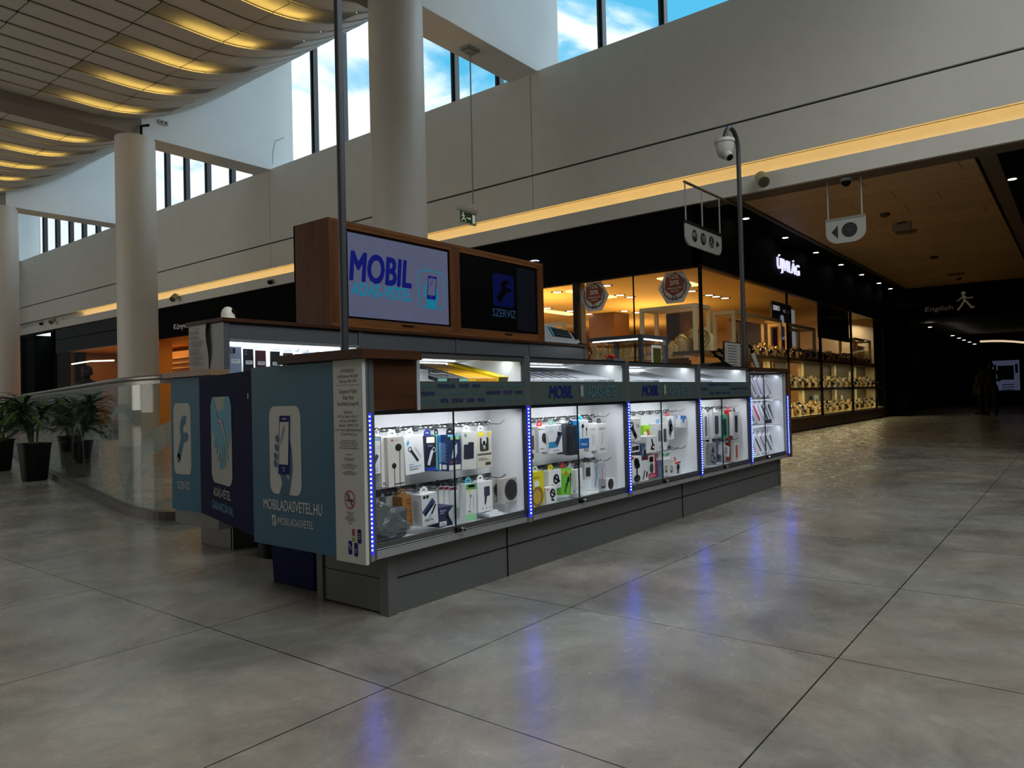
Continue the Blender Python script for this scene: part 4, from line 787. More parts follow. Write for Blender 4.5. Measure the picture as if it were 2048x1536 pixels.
for x, y, p in ((15.5, 9, 80), (20, 12, 90), (16, 13.5, 80), (24.5, 10.5, 60), (17, 7.2, 60)):
    area('shop_light', (x, y, 3.44), 1.6, .6, p, (1, .58, .20), (0, 0, -1))
for x, y, p in ((14.6, 10.5, 75), (18.5, 9.6, 70), (16.5, 14, 60), (22.5, 12.5, 50)):
    area('added_uplight', (x, y, 2.2), 2.2, 1.2, p, (1, .55, .13), (0, 0, 1))  # hidden uplights added over the cabinets to brighten the shop ceiling
for k, (x, y) in enumerate(((14.6, 10.5), (18.5, 9.6), (16.5, 14), (22.5, 12.5))):
    t = thing('shop_cabinet', 'tall brown cabinet under an added uplight inside the jeweller, %s' % ['left window side', 'behind the window corner', 'far back', 'right back'][k], 'cabinet', (x, y, 0))
    MB().box(x-1.2, y-.7, 0, x+1.2, y+.7, 1.95, mat('#24160b', .5)).build('body', t); MB().box(x-1.15, y-.65, 1.95, x+1.15, y+.65, 2.12, mat('#24160b', .5)).build('top', t)
# shop floor inside
MB().box(FX+.6, FY+.65, 0, 28.2, 16.4, .015, mat('#a08a68', .4)).build('floor', kind='structure')
# sign letters
LT = mat('#dfe0ff', .4, emit=.95)
a = on_y(1551, 513, FY); b_ = on_y(1552, 537, FY); c = on_y(1595, 545, FY); Fq = Fr((0, FY-.01, 0), (1, 0, 0), (0, 0, 1), .03); mb = MB(); Fq.text(mb, 'ÚJVILÁG', a.x, b_.z, a.z-b_.z, LT, w=c.x-a.x, depth=.015, bold=-.014); mb.build('shop_sign', label='white lit letters of the jeweller on the corridor side fascia', cat='sign')
yy = on_x(1080, 520, FX).y; mb = MB(); Fq = Fr((FX-.01, yy+2.3, 0), (0, -1, 0), (0, 0, 1), .03); Fq.text(mb, 'ÚJVILÁG', 0, 3.70, a.z-b_.z, LT, w=2.3, depth=.015, bold=-.014); mb.build('shop_sign', label='white lit letters of the jeweller on the atrium side, half hidden by the screens', cat='sign')
# hexagon offers
def hexa(cy, cz, r, lb):
    t = thing('hanging_hexagon', lb, 'sale sign', (12.83, cy, cz), group='sale hexagons in the shop window'); F = Fr((12.80, cy, cz), (0, -1, 0), (0, 0, 1), .004)
    hx = lambda s, a0=30: [(s*math.cos(math.radians(a0+60*k)), s*math.sin(math.radians(a0+60*k))) for k in range(6)]
    mb = MB(); mb.prism(hx(r, 0), (12.80, cy, cz), (0, -1, 0), (0, 0, 1), .012, mat('#d8d0c6', .7, spec=.1)); mb.build('board', t)
    mb = MB(); q = mat('#84391c', .7, spec=.1); F.poly(mb, [(x*.98, y+.06) for x, y in hx(r*.66, 22)], q, 1)
    T_ = mat('#f0e4d4', .7, spec=.1); F.text(mb, '10%', 0, .17, .085, T_, 2, align='c', bold=.01); F.text(mb, '20%', 0, .05, .085, T_, 2, align='c', bold=.01); F.text(mb, 'KARIKAGYŰRŰ', 0, -.03, .035, T_, 2, align='c', w=.30); F.text(mb, 'AKCIÓ', 0, -.085, .035, T_, 2, align='c')
    mb.build('offer_print', t); mb = MB(); g = mat('#39362c', .7)
    for k in range(22):
        a_ = math.radians(-200+k*10.5); rr = r*.72; F.ell(mb, rr*math.cos(a_)*.95, rr*math.sin(a_)+.02, .035, .012, g, 3, 10, a_+1.57+(-1)**k*.6)
    for k in (-1, 1): F.ell(mb, .03*k, -.20, .045, .014, g, 3, 10, 1.5)
    mb.build('leaf_wreath', t); mb = MB(); mb.tube([(12.806, cy, cz+r*.8), (12.806, cy, 3.36)], .003, DARK, 4); mb.build('string', t)
hexa(6.08, 3.03, .345, 'sale hexagon with brown centre near the window corner, the right one'); hexa(7.87, 3.04, .345, 'sale hexagon with brown centre, the left one in the jeweller window')

# ================= bookshop and further shop fronts on the atrium side
mb = MB(); mb.box(FX, 16.7, 3.42, FX+.14, 28.2, 4.5, BLACK); mb.box(FX, 28.2, 3.44, FX+.2, 35.7, 4.47, mat('#17191c', .5)); mb.box(FX-.02, 28.2, 4.0, FX, 35.7, 4.02, BLACK); mb.box(FX, 16.7, 0, FX+.14, 20.5, 3.42, BLACK)
mb.box(FX+.9, 35.4, 0, FX+1.2, 38.6, 4.7, BLACK); mb.box(FX, 38, 0, FX+1, 60, 4.4, mat('#101214', .7, spec=.1)); mb.box(FX-.03, 39.2, 0, FX, 39.4, 4.4, BLACK); mb.box(FX, 20.5, 0, FX+.1, 20.7, 3.42, BLACK); mb.box(FX, 28.1, 0, FX+.1, 28.3, 3.42, BLACK); mb.box(FX, 35.5, 0, FX+.6, 35.7, 4.5, BLACK); mb.build('wall_shop_left', kind='structure')
mb = MB(); mb.box(FX+.02, 20.7, .1, FX+.03, 28.1, 3.42, SHOPGLASS); mb.build('window_7', kind='structure'); mb = MB(); mb.box(FX+.02, 28.3, .1, FX+.03, 35.5, 3.44, SHOPGLASS); mb.build('window_8', kind='structure')
mb = MB(); mb.box(16.5, 18, 0, 16.6, 36, 3.5, mat('#b8742a', .6)); mb.box(FX+.1, 18, 3.5, 16.6, 36, 3.55, mat('#c88a3a', .6)); mb.box(FX+.1, 18, 0, 16.6, 18.1, 3.5, BRW); mb.box(FX+.1, 35.8, 0, 16.6, 35.9, 3.5, BRW); mb.box(FX+.1, 28.2, 0, 14.2, 28.3, 3.5, mat('#c89a40', .6)); mb.build('wall_shop_books', kind='structure')
area('shop_light', (14.6, 24, 3.4), 2, 6, 70, (1, .5, .14), (0, 0, -1)); area('shop_light', (14.6, 32, 3.4), 2, 6, 110, (1, .62, .25), (0, 0, -1)); area('shop_light', (15.6, 25, 2.4), .5, 5, 40, (1, .42, .06), (0, 0, 1))
mb = MB(); Fq = Fr((FX-.01, 24.95, 0), (0, -1, 0), (0, 0, 1), .03); Fq.text(mb, 'Könyves.', 0, 3.66, .2, mat('#9a9a98', .5, emit=.35), w=1.15); mb.build('shop_sign', label='small pale lettering Könyves on the black fascia of the bookshop', cat='sign')
BK = [mat(c, .6) for c in ('#5a2018', '#8a6a3a', '#2a2420', '#7a3a1a', '#a08050', '#3a2a18')]
t = thing('bookcase', 'long brown bookcase filled with books in the bookshop', 'bookcase', (15.8, 24, 0))
for z in (.35, .85, 1.35, 1.85, 2.35): MB().box(15.6, 20.8, z, 16.4, 28.0, z+.035, mat('#8a4a28', .5)).build('shelf', t)
MB().box(16.4, 20.8, 0, 16.45, 28, 2.5, BRW).build('back_board', t)
bk = []
for i in range(6):
    w = (.05, .07, .04, .09, .06, .08)[i]; h = (.34, .38, .3, .36, .32, .4)[i]; bk.append(MB().box(0, -w/2, 0, .28, w/2, h, BK[i]).build('book'))
ub = set()
for r_, z in enumerate((.885, 1.385, 1.885)):
    y = 23.6
    while y < 26.4:
        i = R.randrange(6); o = bk[i] if i not in ub else bk[i].copy()
        if i in ub: COL.objects.link(o)
        ub.add(i); o.location = (15.7, y, z); y += R.choice((.06, .09, .12)); tag(o, 'book in the row on the %s shelf of the bookshop bookcase' % ['lower', 'middle', 'upper'][r_], 'book', 'books on the %s shelf' % ['lower', 'middle', 'upper'][r_])
for o in bk:
    if 'label' not in o: bpy.data.objects.remove(o)
t = thing('slat_shelving', 'white slatted shelving with goods behind the left shop window', 'shelving', (15.5, 32, 0))
for k in range(9): MB().box(15.2, 28.8, 1.3+.21*k, 15.4, 34.5, 1.33+.21*k, mat('#d8b070', .5)).build('slat', t)
for k in range(6): MB().box(15.0, 29+.9*k, 1.02, 15.2, 29.5+.9*k, 1.28, BK[k]).build('goods_box', t)
MB().box(15.4, 28.6, 0, 15.5, 34.8, 3.3, mat('#a8722e', .6)).build('back_board', t)
t = thing('linear_light', 'thin white curved line of light above the dark left shop window', 'light', (13.4, 33, 3.0)); mb = MB(); mb.tube([(13.2, 35.2, 2.95), (13.3, 33.5, 3.0), (13.4, 31.5, 2.93)], .03, mat('#fff2dc', .5, emit=2.5)); mb.build('tube', t)

# ================= corridor end
F = Fr((28.89, 5.1, 0), (0, -1, 0), (0, 0, 1), .02); mb = MB()
F.text(mb, 'Helen Doron', .0, 3.86, .17, mat('#26241f', .6), w=1.62); s_ = mb.build('school_sign', label='dim lettering Helen Doron on the black fascia at the corridor end', cat='sign')
mb = MB(); SG2 = mat('#8a8374', .6, emit=.10); F.text(mb, 'English', .80, 3.64, .16, SG2, w=.85, shear=.15); mb.build('school_sign', label='thin slanted lettering English at the corridor end', cat='sign')
mb = MB(); SG3 = mat('#8f866f', .6, emit=.14); F.ell(mb, 1.97, 4.17, .07, .06, SG3); F.line(mb, [(1.97, 4.1), (2.0, 3.93)], .07, SG3); F.line(mb, [(1.98, 4.07), (2.09, 3.99), (2.23, 4.0)], .04, SG3); F.line(mb, [(1.97, 4.07), (1.87, 3.97), (1.79, 3.92)], .04, SG3); F.line(mb, [(2.0, 3.93), (1.9, 3.75), (1.8, 3.62)], .06, SG3); F.line(mb, [(2.0, 3.93), (2.12, 3.78), (2.2, 3.66), (2.26, 3.68)], .06, SG3); mb.build('walking_figure_emblem', label='striding figure emblem on the black fascia at the corridor end', cat='emblem')
t = thing('light_box_poster', 'dim bluish poster light box at the dark corridor end', 'poster', (34, 2, 1)); pa = on_x(1984, 722, 34); pb = on_x(2040, 775, 34)
MB().box(34, pb.y, pb.z-.1, 34.1, pa.y, pa.z, mat('#7a82a8', .5, emit=.16)).build('panel', t); F = Fr((33.99, pa.y, 0), (0, -1, 0), (0, 0, 1), .02); w_ = pa.y-pb.y; mb = MB(); DKP = mat('#14161e', .6)
F.rect(mb, w_*.2, pa.z-.75, w_*.8, pa.z-.2, DKP); F.rect(mb, w_*.05, pa.z-.5, w_*.15, pa.z-.15, DKP); F.rect(mb, w_*.85, pa.z-.5, w_*.95, pa.z-.15, DKP)
for k in range(4): F.rect(mb, w_*.35, pa.z-.95-.1*k, w_*.8, pa.z-.92-.1*k, DKP)
mb.build('picture', t)
mb = MB(); mb.tube([on_x(px, py, 40) for px, py in ((1960, 683), (1985, 682), (2005, 682), (2025, 683), (2048, 685), (2070, 687))], .045, mat('#e8d0a8', .5, emit=.9)); mb.build('linear_light', label='long curved dim line light at the corridor end', cat='light')
mb = MB(); mb.tube([on_x(px, py, 27.5) for px, py in ((1984, 838), (2010, 839), (2048, 839), (2080, 838))], .008, mat('#a05a30', .5, emit=.5)); mb.build('floor_line_light', label='thin orange line of light on the floor at the corridor end', cat='light')

# ================= things hanging from the hall ceiling and wall
t = thing('exit_sign', 'green running man exit sign hanging on a long rod before the wall', 'exit sign', (10.5, 9.35, 4.6))
top = on_z(940, 99, 7.97); rx, ry = top.x, top.y
mb = MB(); mb.box(rx-.17, ry-.12, 7.93, rx+.17, ry+.12, 7.98, mat('#8a8a88', .5)); mb.box(rx-.12, ry-.08, 7.89, rx+.12, ry+.08, 7.93, mat('#9a9a98', .5)); mb.build('ceiling_box', t, bevel=.01)
bt = on_y(946, 408, ry); mb = MB(); mb.cyl((rx, ry, 7.9), (bt.x, ry, bt.z), .014, mat('#8d8d8a', .4), n=10); mb.build('rod', t, smooth=True)
A_ = on_y(917, 414, ry); B_ = on_y(951, 441, ry); w_ = B_.x-A_.x
mb = MB(); mb.box(A_.x-.03, ry-.05, A_.z-.05, B_.x+.03, ry+.05, A_.z+.02, mat('#b4b4b0', .5)); mb.build('housing', t, bevel=.006)
mb = MB(); mb.box(A_.x, ry-.02, A_.z-.29, B_.x, ry+.02, A_.z-.05, mat('#c8c8c0', .5)); mb.build('plate', t)
F = Fr((A_.x, ry-.021, A_.z-.29), (1, 0, 0), (0, 0, 1), .002); mb = MB(); EG = mat('#1d3a1c', .5, emit=.15); EW = mat('#c8d0c0', .5, emit=.35)
F.rect(mb, .02, .02, w_-.02, .22, EG); F.ell(mb, .10, .19, .02, .017, EW, 2); F.line(mb, [(.10, .17), (.12, .11), (.15, .08), (.17, .04)], .02, EW, 2); F.line(mb, [(.12, .11), (.09, .07), (.06, .05)], .02, EW, 2); F.line(mb, [(.09, .15), (.06, .12)], .014, EW, 2); F.line(mb, [(.11, .15), (.15, .14)], .014, EW, 2)
F.rect(mb, .20, .10, .30, .12, EW, 2); F.poly(mb, [(.29, .08), (.33, .11), (.29, .14)], EW, 2); F.rect(mb, w_-.12, .03, w_-.04, .2, EW, 2); mb.build('pictogram', t)
# wayfinding sign WC
t = thing('direction_sign', 'pale hanging sign with WC and toilet pictograms and a right arrow', 'sign', (11.5, 4.95, 3.4))
SGN = mat('#a9aaa4', .5); r0 = on_y(1368, 363, 4.97); r1 = V((13.2, 4.97, 4.47))
mb = MB(); mb.tube([r0, r1], .022, mat('#70685a', .4, .3), 8); mb.build('wall_arm', t)
ps = [on_y(px, py, 4.97) for px, py in ((1372, 451), (1405, 459), (1440, 469))]
for p in ps: mb = MB(); f = (p.x-r0.x)/(r1.x-r0.x); mb.tube([p, (p.x, 4.97, r0.z+(r1.z-r0.z)*f)], .012, mat('#a0a09a', .4), 6); mb.build('rod', t)
P0 = on_y(1369.5, 451, 4.97); P1 = on_y(1440.5, 470, 4.97); P2 = on_y(1436, 511, 4.97); w_ = P1.x-P0.x; zt = (P0.z+P1.z)/2; hh = zt-P2.z
def signshape(w, h): return [(0, 0), (w, 0), (w, -h*.55)] + [(w-h*.5+h*.5*math.cos(a), -h*.55-h*.45*math.sin(a)) for a in [PI/2*k/8 for k in range(1, 9)]] + [(h*.5-h*.5*math.sin(a), -h*.55-h*.45*math.cos(a)) for a in [PI/2*k/8 for k in range(0, 9)]]
mb = MB(); mb.prism(signshape(w_, hh), (P0.x, 4.95, zt), (1, 0, 0), (0, 0, 1), .03, SGN); mb.build('plate', t); mb = MB(); mb.box(P0.x-.01, 4.94, zt, P1.x+.01, 4.99, zt+.05, DARK); mb.build('clamp', t)
F = Fr((P0.x, 4.948, zt-hh), (1, 0, 0), (0, 0, 1), .003); mb = MB(); DK = mat('#222324', .6)
for k, s_ in enumerate(('WC', 'i', '&')):
    F.ell(mb, w_*(.22+.235*k), hh*.53, min(hh*.3, w_*.108), hh*.30, DK, 1)
F.text(mb, 'WC', w_*.22, hh*.45, .09, SGN, 2, align='c', bold=.01)
for dx in (-.03, .03): F.rect(mb, w_*.455+dx-.012, hh*.40, w_*.455+dx+.012, hh*.60, SGN, 2); F.ell(mb, w_*.455+dx, hh*.65, .016, .016, SGN, 2)
F.ell(mb, w_*.68, hh*.67, .02, .02, SGN, 2); F.line(mb, [(w_*.68, hh*.62), (w_*.68, hh*.48), (w_*.71, hh*.48), (w_*.725, hh*.38)], .02, SGN, 2); F.ring(mb, w_*.675, hh*.42, .05, .014, SGN, 2)
F.poly(mb, [(w_*.83, hh*.34), (w_*.93, hh*.53), (w_*.83, hh*.72)], DK, 1); mb.build('pictograms', t)
# arrow sign
t = thing('direction_sign', 'pale hanging sign with a left arrow and a dark disc', 'sign', (12.7, 3, 3.7)); xs = 12.9
a = on_x(1651, 444, xs); b_ = on_x(1731, 434, xs); c = on_x(1690, 485, xs); w_ = a.y-b_.y; zt = a.z; hh = zt-c.z
mb = MB(); mb.prism(signshape(w_, hh), (xs, a.y, zt), (0, -1, 0), (0, 0, 1), .03, SGN); mb.build('plate', t); mb = MB(); mb.box(xs-.01, b_.y, zt, xs+.04, a.y, zt+.03, mat('#8a8a84', .5)); mb.build('clamp', t)
for px in (1656, 1724): y = on_x(px, 440, xs).y; mb = MB(); mb.tube([(xs+.015, y, zt+.02), (xs+.015, y, 4.5)], .012, mat('#a8a8a2', .4), 8); mb.build('rod', t)
F = Fr((xs-.001, a.y, zt-hh), (0, -1, 0), (0, 0, 1), .003); mb = MB(); F.poly(mb, [(w_*.31, hh*.2), (w_*.31, hh*.78), (w_*.15, hh*.5)], DK); F.ell(mb, w_*.60, hh*.52, w_*.195, w_*.195, DK); F.ring(mb, w_*.60, hh*.52, w_*.13, .008, mat('#3a3a3a', .6), 2); F.rrect(mb, w_*.53, hh*.42, w_*.67, hh*.62, .03, mat('#333436', .6), 3); mb.build('pictograms', t)
# speakers and small cameras on the fascia
def proj_spk(px, py, lb, s=1.0):
    p = on_x(px, py, 12.56); t = thing('wall_speaker', lb, 'speaker', p, group='cream projector speakers'); m = mat('#a79f7c', .5)
    d = V((-.55, -.35, -.5)).normalized(); c = p+V((-.14, 0, 0)); MB().cyl(c-d*.13*s, c+d*.13*s, .095*s, m, r1=.105*s, n=20).build('body', t, smooth=True)
    MB().cyl(c+d*.128*s, c+d*.135*s, .09*s, mat('#4a463a', .8), n=20).build('grille', t); mb = MB(); mb.tube([(12.6, p.y, p.z+.12), c+V((0, 0, .12)), c], .014, m); mb.build('bracket', t)
proj_spk(1530, 362, 'cream cylindrical speaker on the fascia right of the camera pole'); proj_spk(356, 596, 'cream cylindrical speaker on the fascia beside the left column'); proj_spk(112, 642, 'cream cylindrical speaker on the fascia at the far left')
for k, (px, py, x, lb) in enumerate(((540, 565, 12.5, 'tiny dome camera on the fascia left of the screen box'), (82, 648, 12.5, 'tiny dome camera on the fascia at the far left'))):
    p = on_x(px, py, x); t = thing('dome_camera', lb, 'camera', p); MB().cyl((x-.03, p.y, p.z+.06), (12.6, p.y, p.z+.06), .05, SGN, n=14).build('mount', t); MB().lathe([(.08, .05), (.08, .0), (.06, -.04), (.02, -.06)], BLK, p, 16).build('dome', t, smooth=True)
p = on_z(1692, 357, 4.5); t = thing('dome_camera', 'small black dome camera under the corridor soffit by the arrow sign', 'camera', p); MB().lathe([(.09, 0), (.09, -.05)], SGN, p, 16).build('mount', t); MB().lathe([(.075, -.05), (.07, -.09), (.03, -.13)], BLK, p, 16).build('dome', t, smooth=True)
p = on_y(326, 246, 18.9); mb = MB(); mb.box(p.x-.12, 18.86, p.z-.05, p.x+.12, 18.9, p.z+.06, SGN); F = Fr((p.x, 18.86, p.z), (1, 0, 0), (0, 0, 1), .003)
for k in (-1, 1): F.ell(mb, .055*k, 0, .03, .03, DK)
mb.build('double_socket', label='small white double socket on the beam above the left column', cat='socket')
mb = MB(); p = on_y(277, 258, 18.8); mb.tube([(8.75, 18.8, 7.97), (8.75, 18.8, 8.2), (8.95, 18.8, 8.28)], .035, BLK); mb.build('spotlight', label='small black spotlight on top of the left column', cat='spotlight')

# ================= balustrade
path = [(6.55, 21.6), (6.1, 19.9), (5.2, 16.4), (4.46, 13.0), (3.85, 10.3), (3.5, 8.75), (3.22, 7.55), (3.13, 7.0), (3.12, 6.66), (3.19, 6.40), (3.36, 6.24), (3.62, 6.16), (4.2, 6.15), (5.2, 6.3), (6.4, 6.7), (8, 7.4)]
def smooth(p, n=2):
    for _ in range(n):
        q = [p[0]]
        for a, b in zip(p, p[1:]): q += [(a[0]*.75+b[0]*.25, a[1]*.75+b[1]*.25), (a[0]*.25+b[0]*.75, a[1]*.25+b[1]*.75)]
        p = q+[p[-1]]
    return p
pp = [V((a, b, 0)) for a, b in smooth(path)]
def wallstrip(mb, pts, off0, off1, z0, z1, m):
    vs = []; fs = []
    for i, p in enumerate(pts):
        d = (pts[min(i+1, len(pts)-1)]-pts[max(i-1, 0)]).normalized(); n = V((d.y, -d.x, 0))
        vs += [p+n*off0+V((0, 0, z0)), p+n*off1+V((0, 0, z0)), p+n*off1+V((0, 0, z1)), p+n*off0+V((0, 0, z1))]
    for i in range(len(pts)-1):
        for k in range(4): fs.append((i*4+k, i*4+(k+1) % 4, i*4+4+(k+1) % 4, i*4+4+k))
    fs += [(0, 3, 2, 1), tuple(len(pts)*4-4+k for k in range(4))]
    mb.add(vs, fs, m)
t = thing('balustrade', 'curved glass balustrade with steel handrail around the opening', 'balustrade', (3.2, 6.8, 0))
mb = MB(); wallstrip(mb, pp, -.05, .05, 0, .075, mat('#4d4a45', .4, .3)); mb.build('base_channel', t)
mb = MB(); mb.tube([p+V((0, 0, 1.27)) for p in pp], .027, mat('#8c8780', .25, .8), 12); mb.build('handrail', t, smooth=True)
L_ = [0]
for a, b in zip(pp, pp[1:]): L_.append(L_[-1]+(b-a).length)
def at(s):
    for i in range(len(L_)-1):
        if L_[i+1] >= s: f = (s-L_[i])/(L_[i+1]-L_[i]); return pp[i].lerp(pp[i+1], f)
    return pp[-1]
s_ = 0; cuts = [0]
while cuts[-1] < L_[-1]-1.6: cuts.append(cuts[-1]+1.52)
for a, b in zip(cuts, cuts[1:]):
    pts = [at(a+.008+(b-a-.016)*k/8) for k in range(9)]; mb = MB(); wallstrip(mb, pts, -.006, .006, .075, 1.225, GLASS_G); mb.build('glass_panel', t)
mb = MB(); wallstrip(mb, pp, -.012, .012, 1.215, 1.25, mat('#8c8780', .3, .7)); mb.build('top_clamp', t)
FR2 = glass('frosted_decal', (.6, .62, .62), .5, .3, .45)
def swirl(s0, z0, r, a0, a1, w0, w1):
    mb = MB(); n = 18; vs = []
    for k in range(n+1):
        a = math.radians(a0+(a1-a0)*k/n); w = w0+(w1-w0)*k/n
        for q in (-.5, .5):
            rr = r+w*q; s = s0+rr*math.cos(a); z = min(1.2, max(.085, z0+rr*math.sin(a))); s = max(.1, min(L_[-1]-.1, s)); p = at(s); d = (at(s+.05)-at(s-.05)).normalized(); vs.append(p+V((d.y, -d.x, 0))*-.010+V((0, 0, z)))
    mb.add(vs, [(2*k, 2*k+1, 2*k+3, 2*k+2) for k in range(n)], FR2); mb.build('frosted_swirl', t)
for a in ((15.9, -.55, 1.35, 175, 75, .10, .26), (15.2, 1.2, 1.1, 200, 330, .03, .05), (13.4, .2, .5, 20, 160, .06, .09), (12.0, .35, .45, 0, 190, .08, .05), (14.6, .1, .9, 60, 140, .12, .03), (17.3, 1.3, 1.0, 200, 300, .10, .03), (13.0, .9, .8, 220, 330, .05, .04), (16.6, .2, 1.6, 100, 160, .02, .04)): swirl(*a)

# ================= potted plants
def plant(x, y, z0, nm, seed, hh=1.0):
    rr = random.Random(seed); t = thing('potted_plant', nm, 'potted plant', (x, y, 0), group='leafy plants in tall black pots')
    PM = mat('#0a0a0a', .5, spec=.15); mb = MB(); n = 8
    def ring(r, z): return [(x+r*math.copysign(abs(math.cos(2*PI*k/24))**.6, math.cos(2*PI*k/24)), y+r*math.copysign(abs(math.sin(2*PI*k/24))**.6, math.sin(2*PI*k/24)), z) for k in range(24)]
    mb.loft([ring(.135, 0), ring(.145, .02), ring(.19, .50), ring(.20, .505), ring(.20, .53), ring(.18, .53), ring(.17, .48)], PM); mb.build('pot', t, smooth=True)
    mb = MB(); mb.lathe([(.175, .47), (.17, .49)], mat('#2a2018', .9), (x, y, 0), 16); mb.build('soil', t)
    st = MB(); lf = MB(); G = [mat('#3f5a2c', .4, noise=.15), mat('#526b35', .4, noise=.15), mat('#2c4426', .4)]
    for k in range(8):
        a = rr.uniform(0, 2*PI); h = rr.uniform(.15, .55)*hh; tip = V((x+.12*math.cos(a)*(1+h), y+.12*math.sin(a)*(1+h), .5+h)); st.tube([(x+.05*math.cos(a), y+.05*math.sin(a), .48), (x+.08*math.cos(a), y+.08*math.sin(a), .5+h*.5), tip], [.014, .012, .009], mat('#4a4630', .7), 6)
        for j in range(13):
            b = a+rr.uniform(-2.4, 2.4) if j > 3 else rr.uniform(0, 2*PI); Ln = rr.uniform(.28, .52)*hh; el = rr.uniform(.1, 1.25); w = rr.uniform(.022, .042)
            dirh = V((math.cos(b), math.sin(b), 0)); side = V((-dirh.y, dirh.x, 0)); vs = []; base = tip-V((0, 0, rr.uniform(0, .12))); N_ = 6
            for q in range(N_+1):
                f = q/N_; p = base+dirh*Ln*f*math.cos(el*(1-.5*f))+V((0, 0, 1))*Ln*(math.sin(el)*f-.55*f*f); ww = w*math.sin(PI*min(1, f*.9+.08))**.8; vs += [p-side*ww+V((0, 0, .006)), p, p+side*ww+V((0, 0, .006))]
            fs = []
            for q in range(N_): i = q*3; fs += [(i, i+1, i+4, i+3), (i+1, i+2, i+5, i+4)]
            lf.add(vs, fs, rr.choice(G))
    st.build('stem', t, smooth=True); lf.build('foliage', t, fix=False, smooth=True)
p = on_z(63, 963, 0); plant(p.x+.08, p.y+.12, 0, 'tall leafy plant in a tapered black pot before the glass balustrade', 3, 1.25)
p = on_z(-8, 944, 0); plant(p.x+.1, p.y+.15, 0, 'leafy plant in a black pot cut by the left edge of the photo', 9, 1.25)
plant(6.9, 18.6, 0, 'leafy plant in a black pot behind the balustrade, seen through its glass', 5, 1.2); plant(6.0, 15.6, 0, 'second potted plant behind the balustrade glass, nearer the column', 12, 1.1)
# ================= seating bench far left through glass
mb = MB(); mb.box(8.8, 24.5, .25, 11.2, 25.3, .45, mat('#6a4428', .6)); mb.box(9, 24.6, 0, 11, 25.2, .25, DARK); mb.build('bench', label='low brown bench far behind the balustrade and plants', cat='bench')

